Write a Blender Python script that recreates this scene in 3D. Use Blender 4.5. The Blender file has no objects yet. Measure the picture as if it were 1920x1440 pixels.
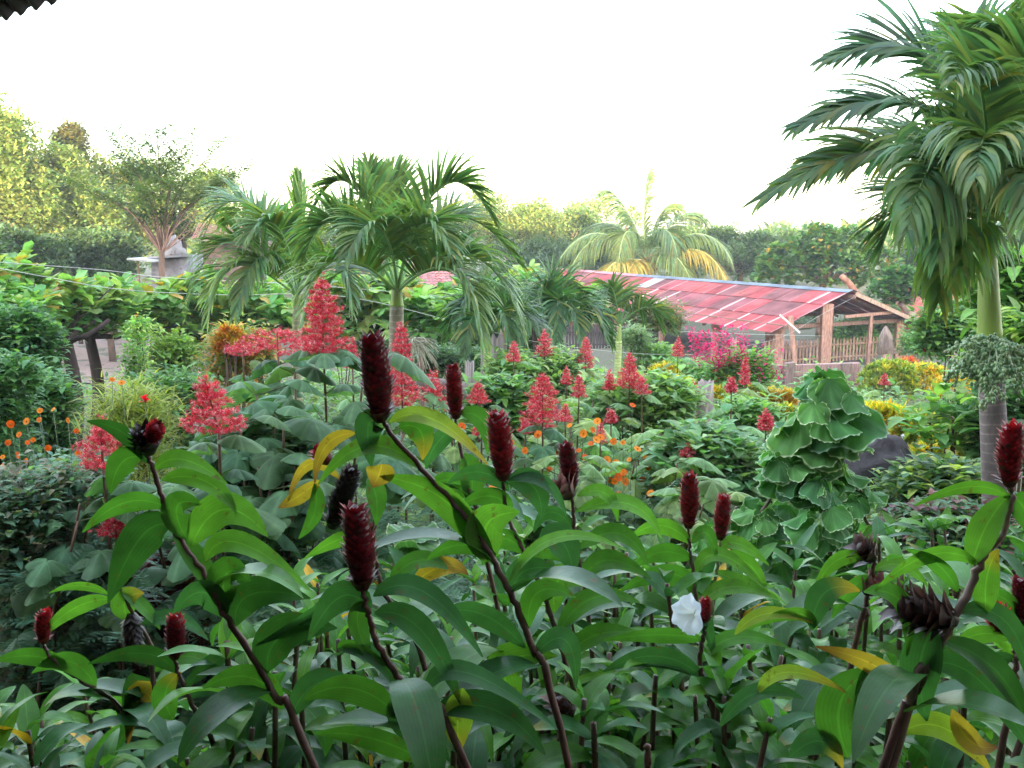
import bpy, math, random
import numpy as np
from math import radians as R, sin, cos, pi

scene = bpy.context.scene
COL = scene.collection
rng = np.random.default_rng(11)
random.seed(5)

# ------------------------------------------------------------------ camera, sky, sun, exposure
EYE = 2.7
FPX = 1867.0
PITCH = math.atan((720 - 435) / FPX)
cam_d = bpy.data.cameras.new('camera')
cam = bpy.data.objects.new('camera', cam_d)
COL.objects.link(cam)
cam.location = (0, 0, EYE)
cam.rotation_euler = (pi / 2 - PITCH, 0, 0)
cam_d.sensor_width = 36.0
cam_d.lens = 36.0 * FPX / 1920
cam_d.clip_start = 0.05
cam_d.clip_end = 3000
scene.camera = cam

SUN_EL, SUN_AZ = 7.0, -2.0        # low evening sun behind the house
world = bpy.data.worlds.new('World')
scene.world = world
world.use_nodes = True
nt = world.node_tree
bg = nt.nodes['Background']
sky = nt.nodes.new('ShaderNodeTexSky')
sky.sky_type = 'NISHITA'
sky.sun_disc = False
sky.sun_elevation = R(SUN_EL)
sky.sun_rotation = R(180 + SUN_AZ)
sky.air_density = 1.0
sky.dust_density = 1.5
sky.ozone_density = 1.0
veil = nt.nodes.new('ShaderNodeMix'); veil.data_type = 'RGBA'; veil.blend_type = 'ADD'   # thin even evening cloud
veil.inputs[0].default_value = 1.0
veil.inputs[7].default_value = (1.50, 1.56, 1.72, 1)
nt.links.new(sky.outputs[0], veil.inputs[6])
nt.links.new(veil.outputs[2], bg.inputs[0])
bg.inputs[1].default_value = 0.15

sun_d = bpy.data.lights.new('sun', 'SUN')
sun = bpy.data.objects.new('sun', sun_d)
COL.objects.link(sun)
sun_d.energy = 4.6
sun_d.angle = R(0.5)
sun_d.color = (1.0, 0.80, 0.52)
# light travels towards +Y and down
sun.rotation_euler = (pi / 2 - R(SUN_EL), 0, R(-SUN_AZ))
sun.location = (0, -20, 30)

scene.view_settings.view_transform = 'Standard'
scene.view_settings.look = 'None'
scene.view_settings.gamma = 1.0
scene.view_settings.exposure = 3.1
scene.cycles.max_bounces = 7
scene.cycles.diffuse_bounces = 3
scene.cycles.glossy_bounces = 2
scene.cycles.transmission_bounces = 4
scene.cycles.transparent_max_bounces = 4
scene.cycles.use_denoising = True
scene.cycles.sample_clamp_indirect = 6.0

# ------------------------------------------------------------------ helpers
def P(px, py, Y):
    """world point on the ground distance Y that the photo shows at (px, py)"""
    x, y = (px - 960) / FPX, -(py - 720) / FPX
    dy = cos(PITCH) + y * sin(PITCH)
    dz = -sin(PITCH) + y * cos(PITCH)
    s = Y / dy
    return np.array([x * s, Y, EYE + dz * s])

def GZ(y):
    y = np.asarray(y, float)
    return np.where(y < 6, 0.0, np.where(y < 40, -(y - 6) * 0.081, -2.754 - np.minimum(y - 40, 30) * 0.0125))

def G(x, y):
    return float(GZ(y))

ORG = {}
class MB:
    def __init__(s):
        s.v = []; s.c = []; s.u = []; s.q = []; s.t = []; s.n = 0
    def raw(s, v, c, u=None, q=None, t=None):
        v = np.asarray(v, float).reshape(-1, 3)
        c = np.asarray(c, float)
        if c.ndim == 1: c = np.tile(c, (len(v), 1))
        if u is None: u = np.zeros((len(v), 2))
        s.v.append(v); s.c.append(c[:, :3]); s.u.append(u)
        if q is not None and len(q): s.q.append(np.asarray(q, int).reshape(-1, 4) + s.n)
        if t is not None and len(t): s.t.append(np.asarray(t, int).reshape(-1, 3) + s.n)
        s.n += len(v)
    def many(s, T, Ms, locs, cols=None, sc=None):
        """T = dict(v,q,t,u,c); Ms (N,3,3) columns = local axes"""
        N = len(locs); V = T['v']; n = len(V)
        v = np.einsum('nij,kj->nki', Ms, V)
        if sc is not None: v = v * np.asarray(sc).reshape(-1, 1, 1)
        v = (v + np.asarray(locs)[:, None, :]).reshape(-1, 3)
        if 'c' in T:
            c = np.tile(T['c'], (N, 1, 1))
            if cols is not None: c = c * np.asarray(cols)[:, None, :]
            c = c.reshape(-1, 3)
        else:
            c = np.repeat(np.asarray(cols), n, axis=0)
        u = np.tile(T['u'], (N, 1)) if 'u' in T else None
        off = (np.arange(N) * n)[:, None, None]
        q = (T['q'][None] + off).reshape(-1, 4) if T.get('q') is not None and len(T['q']) else None
        t = (T['t'][None] + off).reshape(-1, 3) if T.get('t') is not None and len(T['t']) else None
        s.raw(v, c, u, q, t)
    def build(s, name, mat, parent=None, loc=None, smooth=True):
        v = np.concatenate(s.v); c = np.concatenate(s.c); u = np.concatenate(s.u)
        o0 = np.array(ORG.get(parent.name, (0, 0, 0))) if parent is not None else np.array(loc if loc is not None else (0, 0, 0), float)
        v = v - o0
        q = np.concatenate(s.q) if s.q else np.zeros((0, 4), int)
        t = np.concatenate(s.t) if s.t else np.zeros((0, 3), int)
        me = bpy.data.meshes.new(name)
        me.vertices.add(len(v)); me.vertices.foreach_set('co', v.astype(np.float32).ravel())
        nl = len(q) * 4 + len(t) * 3
        me.loops.add(nl)
        me.loops.foreach_set('vertex_index', np.concatenate([q.ravel(), t.ravel()]).astype(np.int32))
        me.polygons.add(len(q) + len(t))
        st = np.concatenate([np.arange(len(q)) * 4, len(q) * 4 + np.arange(len(t)) * 3]).astype(np.int32)
        me.polygons.foreach_set('loop_start', st)
        if smooth: me.polygons.foreach_set('use_smooth', np.ones(len(st), bool))
        a = me.attributes.new('tint', 'FLOAT_COLOR', 'POINT')
        a.data.foreach_set('color', np.concatenate([c, np.ones((len(c), 1))], 1).astype(np.float32).ravel())
        b = me.attributes.new('bladeuv', 'FLOAT_VECTOR', 'POINT')
        b.data.foreach_set('vector', np.concatenate([u, np.zeros((len(u), 1))], 1).astype(np.float32).ravel())
        me.update(); me.validate()
        me.materials.append(mat)
        o = bpy.data.objects.new(name, me)
        COL.objects.link(o)
        if parent is not None: o.parent = parent
        else: o.location = o0
        return o

def tag(o, label=None, cat=None, group=None, kind=None):
    if label: o['label'] = label
    if cat: o['category'] = cat
    if group: o['group'] = group
    if kind: o['kind'] = kind
    return o

def thing(name, label, cat, loc=(0, 0, 0), group=None):
    o = bpy.data.objects.new(name, None)
    COL.objects.link(o)
    o.location = tuple(float(a) for a in loc)
    o.empty_display_size = 0.1
    ORG[o.name] = tuple(float(a) for a in loc)
    return tag(o, label, cat, group)

def dup(root, loc, rz=0.0, sc=1.0, label=None, group=None, name=None):
    r = root.copy(); COL.objects.link(r)
    r.location = tuple(float(a) for a in loc); r.rotation_euler = (0, 0, rz); r.scale = (sc, sc, sc)
    if label: r['label'] = label
    if group: r['group'] = group
    for ch in list(root.children):
        c = ch.copy(); COL.objects.link(c); c.parent = r
        for g in ch.children:
            d = g.copy(); COL.objects.link(d); d.parent = c
    return r

def nrm(a):
    a = np.asarray(a, float)
    return a / np.maximum(np.linalg.norm(a, axis=-1, keepdims=True), 1e-9)

def frame(d, up):
    """(N,3,3) with columns side, dir, normal"""
    d = nrm(d); s = nrm(np.cross(d, up)); n = np.cross(s, d)
    return np.stack([s, d, n], axis=-1)

def U(a, b, n=None): return rng.uniform(a, b, n)

def vary(col, n, a=0.25, h=0.12):
    """n colours around col: brightness +-a, hue shift h"""
    col = np.asarray(col, float)
    if col.ndim == 1: col = np.tile(col, (n, 1))
    b = 1 + U(-a, a, n)[:, None]
    k = U(-h, h, n)[:, None]
    sh = np.concatenate([1 + 1.6 * k, 1 + 0.2 * k, 1 - 0.8 * k], 1)
    return np.clip(col * b * sh, 0.001, 0.9)

def pick(cols, n, w=None):
    cols = np.asarray(cols, float)
    return cols[rng.choice(len(cols), n, p=w)]

PROF = {
    'lance': lambda t: np.sin(np.pi * np.clip(t, 0, 1) ** 0.85) ** 0.75 * (1 - 0.15 * t),
    'ovate': lambda t: np.sin(np.pi * np.clip(t, 0, 1) ** 0.62) ** 0.8,
    'obov': lambda t: np.sin(np.pi * np.clip(t, 0, 1) ** 1.75) ** 0.62,
    'strip': lambda t: np.clip(np.minimum(t * 8 + 0.35, 1) * (1 - t ** 3), 0.02, 1),
    'blade': lambda t: np.clip(1 - t ** 1.5, 0.02, 1),
    'petal': lambda t: np.clip(0.25 + t * 1.1, 0, 1) * np.where(t > 0.85, 0.8, 1),
}

def strips(mb, C, Wv, col, Fo=None, colB=None, tipfrom=0.75):
    """C (M,K,3) centre lines, Wv (M,K,3) half width vectors, Fo (M,K,3) edge lift -> 3 columns"""
    M, K, _ = C.shape
    t = np.linspace(0, 1, K)
    if Fo is None:
        V = np.stack([C - Wv, C + Wv], axis=2); us = [-1, 1]
    else:
        V = np.stack([C - Wv + Fo, C, C + Wv + Fo], axis=2); us = [-1, 0, 1]
    J = len(us)
    uv = np.zeros((K, J, 2)); uv[:, :, 0] = us; uv[:, :, 1] = t[:, None]
    uvs = np.tile(uv.reshape(-1, 2), (M, 1))
    col = np.asarray(col, float)
    if col.ndim == 1: col = np.tile(col, (M, 1))
    cc = np.repeat(col[:, None, :], K * J, axis=1).reshape(M, K, J, 3).copy()
    if colB is not None:
        w = np.clip((t - tipfrom) / (1 - tipfrom + 1e-6), 0, 1)[None, :, None, None]
        cc = cc * (1 - w) + np.asarray(colB)[:, None, None, :] * w
    k, j = np.meshgrid(np.arange(K - 1), np.arange(J - 1), indexing='ij')
    a = (k * J + j).ravel()
    q = np.stack([a, a + 1, a + J + 1, a + J], 1)
    Q = (q[None] + (np.arange(M) * K * J)[:, None, None]).reshape(-1, 4)
    mb.raw(V.reshape(-1, 3), cc.reshape(-1, 3), uvs, Q)

def leafarcs(mb, base, az, el0, arc, L, W, col, prof='lance', rows=6, fold=0.25, roll=None, colB=None, wave=0.0, tipfrom=0.75, power=1.0):
    base = np.asarray(base, float); M = len(base)
    f = lambda a: np.broadcast_to(np.asarray(a, float), (M,)).copy()
    az, el0, arc, L, W = map(f, (az, el0, arc, L, W))
    K = rows + 1
    t = np.linspace(0, 1, K)
    el = el0[:, None] - arc[:, None] * t[None] ** power
    T = np.stack([np.cos(el) * np.cos(az)[:, None], np.cos(el) * np.sin(az)[:, None], np.sin(el)], -1)
    step = T[:, :-1] * (L / (K - 1))[:, None, None]
    C = np.concatenate([np.zeros((M, 1, 3)), np.cumsum(step, 1)], 1) + base[:, None]
    S = np.stack([-np.sin(az), np.cos(az), np.zeros(M)], -1)[:, None].repeat(K, 1)
    N = np.cross(T, S)
    N = N * np.sign(np.where(np.abs(N[..., 2:3]) < 1e-6, 1, 1))
    if roll is not None:
        r = f(roll)[:, None, None]
        S, N = S * np.cos(r) + N * np.sin(r), N * np.cos(r) - S * np.sin(r)
    w = PROF[prof](t)[None] * W[:, None] / 2
    w = np.maximum(w, 0.0006)
    Wv = S * w[..., None]
    Fo = None
    if fold:
        N = np.where((N[..., 2:3] < 0), -N, N) if roll is None else N
        Fo = N * (w * fold)[..., None]
        if wave: Fo = Fo + N * (np.sin(t * 11 + U(0, 6, M)[:, None]) * w * wave)[..., None]
    strips(mb, C, Wv, col, Fo, colB, tipfrom)

def tube(mb, pts, rad, n=8, col=(0.1, 0.06, 0.04), cap=True):
    pts = np.asarray(pts, float); K = len(pts)
    rad = np.broadcast_to(np.asarray(rad, float), (K,))
    T = nrm(np.gradient(pts, axis=0))
    ref = np.array([0, 0, 1.0]) if abs(T[:, 2]).mean() < 0.8 else np.array([0, 1.0, 0])
    A = nrm(np.cross(T, ref)); B = np.cross(T, A)
    th = np.linspace(0, 2 * pi, n, endpoint=False)
    V = pts[:, None] + rad[:, None, None] * (A[:, None] * np.cos(th)[None, :, None] + B[:, None] * np.sin(th)[None, :, None])
    d = np.concatenate([[0], np.cumsum(np.linalg.norm(np.diff(pts, axis=0), axis=1))])
    u = np.zeros((K, n, 2)); u[..., 0] = th / pi - 1; u[..., 1] = d[:, None]
    q = []
    for k in range(K - 1):
        for j in range(n):
            a = k * n + j; b = k * n + (j + 1) % n
            q.append((a, b, b + n, a + n))
    v = V.reshape(-1, 3); u = u.reshape(-1, 2); tt = []
    if cap:
        v = np.concatenate([v, pts[:1], pts[-1:]]); u = np.concatenate([u, [[0, 0], [0, d[-1]]]])
        for j in range(n):
            tt.append(((j + 1) % n, j, K * n)); tt.append(((K - 1) * n + j, (K - 1) * n + (j + 1) % n, K * n + 1))
    col = np.asarray(col, float)
    if col.ndim == 2: col = np.concatenate([np.repeat(col, n, axis=0), col[:1], col[-1:]])[:len(v)]
    mb.raw(v, col, u, q, tt)

def curve(pts, n=24):
    """Catmull-Rom through pts"""
    p = np.asarray(pts, float)
    p = np.concatenate([[2 * p[0] - p[1]], p, [2 * p[-1] - p[-2]]])
    out = []
    segs = len(p) - 3
    for s in np.linspace(0, segs - 1e-6, n):
        i = int(s); t = s - i
        a, b, c, d = p[i:i + 4]
        out.append(0.5 * (2 * b + (c - a) * t + (2 * a - 5 * b + 4 * c - d) * t * t + (3 * b - a - 3 * c + d) * t ** 3))
    return np.array(out)

def bez(p, n):
    t = np.linspace(0, 1, n)[:, None]
    if len(p) == 3:
        return (1 - t) ** 2 * p[0] + 2 * t * (1 - t) * p[1] + t * t * p[2]
    return (1 - t) ** 3 * p[0] + 3 * t * (1 - t) ** 2 * p[1] + 3 * t * t * (1 - t) * p[2] + t ** 3 * p[3]

def box(mb, c, size, ax=None, col=(0.3, 0.2, 0.15), jit=0.0):
    """box centred at c; ax = 3x3 rows are its axes"""
    s = np.array([[x, y, z] for x in (-.5, .5) for y in (-.5, .5) for z in (-.5, .5)]) * np.asarray(size)
    if jit: s = s + U(-jit, jit, s.shape)
    if ax is not None: s = s @ np.asarray(ax)
    q = [(0, 1, 3, 2), (4, 6, 7, 5), (0, 4, 5, 1), (2, 3, 7, 6), (0, 2, 6, 4), (1, 5, 7, 3)]
    v = (s + np.asarray(c))
    idx = np.array(q).ravel()
    mb.raw(v[idx], col, None, np.arange(24).reshape(-1, 4))

def beam(mb, a, b, w, h, col, up=(0, 0, 1), jit=0.0):
    a = np.asarray(a, float); b = np.asarray(b, float)
    d = b - a; L = np.linalg.norm(d); d = d / L
    up = np.asarray(up, float)
    if abs(np.dot(d, up)) > 0.95: up = np.array([0, 1.0, 0])
    s = nrm(np.cross(d, up)); n = np.cross(s, d)
    box(mb, (a + b) / 2, (L, w, h), np.stack([d, s, n]), col, jit)

# ------------------------------------------------------------------ materials
def new_mat(name):
    m = bpy.data.materials.new(name); m.use_nodes = True
    nt = m.node_tree; nt.nodes.clear()
    return m, nt, nt.nodes.new, nt.links.new

def math_n(nt, op, a, b=None, c=None):
    n = nt.nodes.new('ShaderNodeMath'); n.operation = op
    for i, x in enumerate((a, b, c)):
        if x is None: continue
        if isinstance(x, (int, float)): n.inputs[i].default_value = x
        else: nt.links.new(x, n.inputs[i])
    return n.outputs[0]

def tint_mat(name, rough=0.5, transl=0.0, nscale=6.0, namt=0.3, bump=0.0, bscale=30.0, spec=0.5, rib=0.0, streak=0.0,
             tboost=(1.5, 1.7, 0.7), coat=0.0, spots=0.0, bdist=0.01, rings=0.0, stretch=None):
    m, nt, N, L = new_mat(name)
    out = N('ShaderNodeOutputMaterial'); pr = N('ShaderNodeBsdfPrincipled')
    at = N('ShaderNodeAttribute'); at.attribute_name = 'tint'
    tc = N('ShaderNodeTexCoord')
    src = tc.outputs['Object']
    if stretch:
        mp = N('ShaderNodeMapping'); mp.inputs['Scale'].default_value = stretch
        L(src, mp.inputs[0]); src = mp.outputs[0]
    no = N('ShaderNodeTexNoise'); no.inputs['Scale'].default_value = nscale; no.inputs['Detail'].default_value = 4
    L(src, no.inputs['Vector'])
    mr = N('ShaderNodeMapRange'); mr.inputs['From Min'].default_value = 0.3; mr.inputs['From Max'].default_value = 0.7
    mr.inputs['To Min'].default_value = 1 - namt; mr.inputs['To Max'].default_value = 1 + namt
    L(no.outputs[0], mr.inputs[0])
    fac = mr.outputs[0]
    if rib or streak or rings:
        uv = N('ShaderNodeAttribute'); uv.attribute_name = 'bladeuv'
        sep = N('ShaderNodeSeparateXYZ'); L(uv.outputs['Vector'], sep.inputs[0])
        u = sep.outputs[0]; v = sep.outputs[1]
        if rib:
            au = math_n(nt, 'ABSOLUTE', u)
            r1 = math_n(nt, 'LESS_THAN', au, 0.07)
            fac = math_n(nt, 'MULTIPLY', fac, math_n(nt, 'MULTIPLY_ADD', r1, rib, 1.0))
        if streak:
            # parallel / pinnate veins
            w = math_n(nt, 'SINE', math_n(nt, 'ADD', math_n(nt, 'MULTIPLY', u, 34.0), math_n(nt, 'MULTIPLY', v, 3.0)))
            fac = math_n(nt, 'MULTIPLY', fac, math_n(nt, 'MULTIPLY_ADD', w, streak, 1.0))
        if rings:
            w = math_n(nt, 'SINE', math_n(nt, 'ADD', math_n(nt, 'MULTIPLY', v, 2 * pi / 0.055), math_n(nt, 'MULTIPLY', no.outputs[0], 3.0)))
            w = math_n(nt, 'MULTIPLY', math_n(nt, 'POWER', math_n(nt, 'MULTIPLY_ADD', w, 0.5, 0.5), 12.0), no.outputs[0])
            fac = math_n(nt, 'MULTIPLY', fac, math_n(nt, 'MULTIPLY_ADD', w, rings, 1.0))
    mul = N('ShaderNodeVectorMath'); mul.operation = 'SCALE'
    L(at.outputs['Color'], mul.inputs[0]); L(fac, mul.inputs['Scale'])
    colr = mul.outputs[0]
    if spots:
        n2 = N('ShaderNodeTexNoise'); n2.inputs['Scale'].default_value = nscale * 3.1; n2.inputs['Detail'].default_value = 5
        L(src, n2.inputs['Vector'])
        r2 = N('ShaderNodeMapRange'); r2.inputs['From Min'].default_value = 0.63; r2.inputs['From Max'].default_value = 0.70
        L(n2.outputs[0], r2.inputs[0])
        mx = N('ShaderNodeMix'); mx.data_type = 'RGBA'
        L(math_n(nt, 'MULTIPLY', r2.outputs[0], spots), mx.inputs[0]); L(colr, mx.inputs[6])
        mx.inputs[7].default_value = (0.10, 0.055, 0.02, 1)
        colr = mx.outputs[2]
    L(colr, pr.inputs['Base Color'])
    pr.inputs['Roughness'].default_value = rough
    pr.inputs['Specular IOR Level'].default_value = spec
    if coat: pr.inputs['Coat Weight'].default_value = coat; pr.inputs['Coat Roughness'].default_value = 0.25
    if bump:
        nb = N('ShaderNodeTexNoise'); nb.inputs['Scale'].default_value = bscale; nb.inputs['Detail'].default_value = 5
        L(src, nb.inputs['Vector'])
        bu = N('ShaderNodeBump'); bu.inputs['Strength'].default_value = bump; bu.inputs['Distance'].default_value = bdist
        L(nb.outputs[0], bu.inputs['Height']); L(bu.outputs[0], pr.inputs['Normal'])
    if transl:
        tr = N('ShaderNodeBsdfTranslucent')
        vm = N('ShaderNodeVectorMath'); vm.operation = 'MULTIPLY'; vm.inputs[1].default_value = tboost
        L(colr, vm.inputs[0]); L(vm.outputs[0], tr.inputs['Color'])
        ms = N('ShaderNodeMixShader'); ms.inputs[0].default_value = transl
        L(pr.outputs[0], ms.inputs[1]); L(tr.outputs[0], ms.inputs[2]); L(ms.outputs[0], out.inputs[0])
    else:
        L(pr.outputs[0], out.inputs[0])
    return m

M_gloss = tint_mat('glossy_leaf', 0.36, 0.33, 22, 0.24, 0.4, 60, 0.20, rib=0.30, streak=0.055, spots=0.6, bdist=0.002)
M_leaf = tint_mat('leaf', 0.5, 0.36, 9, 0.25, 0.2, 40, 0.22, rib=0.2)
M_matte = tint_mat('matte_leaf', 0.55, 0.28, 12, 0.22, 0.3, 45, 0.4, rib=0.3, streak=0.10)
M_round = tint_mat('round_leaf', 0.55, 0.3, 14, 0.2, 0.3, 30, 0.18, bdist=0.004)
M_lobe = tint_mat('lobed_leaf', 0.55, 0.32, 14, 0.28, 0.6, 30, 0.22, rib=0.55, bdist=0.004)
M_far = tint_mat('distant_leaf', 0.55, 0.34, 0.9, 0.28, 0, 1, 0.3)
M_palm = tint_mat('palm_leaf', 0.45, 0.34, 5, 0.2, 0.0, 1, 0.3, rib=0.22)
M_petal = tint_mat('petal', 0.55, 0.30, 40, 0.14, 0, 1, 0.2, tboost=(1.2, 0.8, 1.0))
M_white = tint_mat('white_petal', 0.5, 0.3, 40, 0.06, 0, 1, 0.2, tboost=(1, 1, 1))
M_bract = tint_mat('bract', 0.42, 0.10, 60, 0.3, 0.2, 120, 0.4, tboost=(1.6, 0.7, 0.7), bdist=0.002)
M_stem = tint_mat('stem', 0.45, 0, 26, 0.28, 0.4, 70, 0.4, bdist=0.003)
M_bark = tint_mat('bark', 0.85, 0, 7, 0.38, 0.8, 16, 0.2, stretch=(1, 1, 0.35))
M_trunk = tint_mat('ringed_trunk', 0.7, 0, 12, 0.25, 0.5, 40, 0.3, rings=1.0)
M_shaft = tint_mat('crownshaft', 0.4, 0, 5, 0.15, 0.1, 20, 0.45, stretch=(4, 4, 0.6))
M_wood = tint_mat('weathered_wood', 0.8, 0, 9, 0.38, 0.7, 30, 0.25, stretch=(2.2, 2.2, 0.5), spots=0.25)
M_sheet = tint_mat('painted_sheet', 0.65, 0, 1.1, 0.35, 0.2, 8, 0.15, spots=0.55)
M_tile = tint_mat('clay_tile', 0.75, 0, 3, 0.35, 0.5, 20, 0.3)
M_plaster = tint_mat('old_plaster', 0.9, 0, 1.6, 0.5, 0.9, 7, 0.1, spots=0.9, bdist=.04)
M_rock = tint_mat('dark_rock', 0.8, 0, 5, 0.4, 0.9, 12, 0.3, bdist=0.03)
M_wire = tint_mat('wire', 0.5, 0, 20, 0.1)
M_fruit = tint_mat('fruit', 0.4, 0, 30, 0.2)

def ground_mat(name='garden_soil', dark=(.05, .055, .03, 1), light=(.13, .115, .07, 1)):
    m, nt, N, L = new_mat(name)
    out = N('ShaderNodeOutputMaterial'); pr = N('ShaderNodeBsdfPrincipled')
    tc = N('ShaderNodeTexCoord')
    a = N('ShaderNodeTexNoise'); a.inputs['Scale'].default_value = 0.35; a.inputs['Detail'].default_value = 6; L(tc.outputs['Object'], a.inputs[0])
    b = N('ShaderNodeTexNoise'); b.inputs['Scale'].default_value = 9; b.inputs['Detail'].default_value = 8; L(tc.outputs['Object'], b.inputs[0])
    r1 = N('ShaderNodeValToRGB'); r1.color_ramp.elements[0].position = 0.3; r1.color_ramp.elements[0].color = dark
    r1.color_ramp.elements[1].position = 0.7; r1.color_ramp.elements[1].color = light
    L(b.outputs[0], r1.inputs[0])
    r2 = N('ShaderNodeMapRange'); r2.inputs['From Min'].default_value = 0.56; r2.inputs['From Max'].default_value = 0.68; r2.inputs['To Max'].default_value = 0.55
    L(a.outputs[0], r2.inputs[0])
    mx = N('ShaderNodeMix'); mx.data_type = 'RGBA'; L(r2.outputs[0], mx.inputs[0]); L(r1.outputs[0], mx.inputs[6]); mx.inputs[7].default_value = (0.06, 0.08, 0.03, 1)
    L(mx.outputs[2], pr.inputs['Base Color']); pr.inputs['Roughness'].default_value = 0.95
    bu = N('ShaderNodeBump'); bu.inputs['Strength'].default_value = 0.8; bu.inputs['Distance'].default_value = 0.05
    L(b.outputs[0], bu.inputs['Height']); L(bu.outputs[0], pr.inputs['Normal']); L(pr.outputs[0], out.inputs[0])
    return m

# ------------------------------------------------------------------ ground
def make_ground():
    xs = np.concatenate([np.linspace(-900, -60, 12), np.linspace(-55, 55, 90), np.linspace(60, 900, 12)])
    ys = np.concatenate([np.linspace(-300, -12, 8), np.linspace(-10, 80, 110), np.linspace(90, 1500, 16)])
    X, Y = np.meshgrid(xs, ys)
    Z = GZ(Y) + 0.04 * np.sin(X * 1.3) * np.cos(Y * 0.9) + 0.03 * np.sin(X * 3.1 + Y * 2.2)
    n = len(xs)
    k, j = np.meshgrid(np.arange(len(ys) - 1), np.arange(n - 1), indexing='ij')
    a = (k * n + j).ravel()
    mb = MB(); mb.raw(np.stack([X, Y, Z], -1), (0.2, 0.13, 0.1), None, np.stack([a, a + 1, a + n + 1, a + n], 1))
    tag(mb.build('ground', ground_mat()), kind='structure')
make_ground()
def dirt_patch(name, pts):
    """bare earth sheet; pts = (Y, px0, px1) rows"""
    ys = np.linspace(pts[0][0], pts[-1][0], 40); a = np.interp(ys, [p[0] for p in pts], [p[1] for p in pts]); b = np.interp(ys, [p[0] for p in pts], [p[2] for p in pts])
    n = 30; V = []
    for y, p0, p1 in zip(ys, a, b):
        x0, x1 = (p0 - 960) / FPX * y + .15 * math.sin(y * 2.1), (p1 - 960) / FPX * y + .2 * math.sin(y * 1.7 + 1)
        x = np.linspace(x0, x1, n); V.append(np.stack([x, np.full(n, y), GZ(y) + 0.04 * np.sin(x * 1.3) * np.cos(y * 0.9) + 0.03 * np.sin(x * 3.1 + y * 2.2) + .02], 1))
    q = [(k * n + j, k * n + j + 1, (k + 1) * n + j + 1, (k + 1) * n + j) for k in range(39) for j in range(n - 1)]
    mb = MB(); mb.raw(np.concatenate(V), (.3, .2, .17), None, q)
    tag(mb.build(name, ground_mat('bare_earth', (0.15, 0.095, 0.085, 1), (0.29, 0.19, 0.165, 1))), kind='structure')
dirt_patch('dirt_yard', [(28, 200, 470), (32, 140, 470), (34, 110, 330), (60, 40, 300), (78, 60, 300)])
dirt_patch('shed_yard', [(30, 1380, 1620), (36, 1330, 1650), (52, 1300, 1560)])

# ------------------------------------------------------------------ the farmhouse the photo is taken from
def make_house():
    r = thing('farmhouse', 'dark corrugated roof edge of the house, in the upper left corner of the photo', 'house', (6, -6, 0))
    w = MB()
    wc = (0.07, 0.05, 0.04)
    box(w, (12.0, -5.4, 5.4), (50, 8.6, 10.8), None, wc)  # main block, out of view; height and near front set for its shade
    box(w, (-26.1, -6.2, 3.4), (26, 5.0, 8.6), None, wc)  # lower wing, unseen, added to shade the trees at far left
    box(w, (-1.95, .8, 1.45), (.3, 3.4, 3.3), None, wc)  # unseen side wall, added to block sky light from the left
    w.build('wall', M_wood, r, smooth=False)
    mr = MB()
    beam(mr, (-13.4, -10.5, 9.9), (-13.4, -6.2, 12.1), 0.05, 0.2, wc)
    # gable roof
    a = np.array([[-13.6, -10.8, 10.6], [37.6, -10.8, 10.6], [37.6, -6.2, 12.4], [-13.6, -6.2, 12.4], [37.6, -2.0, 10.6], [-13.6, -2.0, 10.6]])
    mr.raw(a, (0.25, 0.1, 0.08), None, [(0, 1, 2, 3), (3, 2, 4, 5)])
    mr.build('roof', M_sheet, r, smooth=False)
    # veranda roof: corrugated sheet whose front edge shows in the upper left corner
    e0 = P(-260, 128, 1.55); e1 = P(122, -4, 1.15)
    d = nrm((e1 - e0)[:3]); L0 = np.linalg.norm(e1 - e0)
    e0 = e0 - d * 3.0; L0 += 7.0  # lengthened out of view to darken the nearest plants
    back = np.array([0.15, -1.0, 0.20]); back = nrm(back) * 3.0
    n = 900; t = np.linspace(0, 1, n)
    upn = nrm(np.cross(d, back)); upn = upn * np.sign(upn[2])
    edge = e0 + np.outer(t, d * L0) + np.outer(np.sin(t * L0 / 0.038 * 2 * pi) * 0.0045, upn)
    V = np.concatenate([edge, edge + back])
    q = [(i, i + 1, i + 1 + n, i + n) for i in range(n - 1)]
    v = MB(); v.raw(V, (0.06, 0.045, 0.05), None, q)
    o = v.build('veranda_roof', M_sheet, r)
    md = o.modifiers.new('thick', 'SOLIDIFY'); md.thickness = 0.004
make_house()

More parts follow.
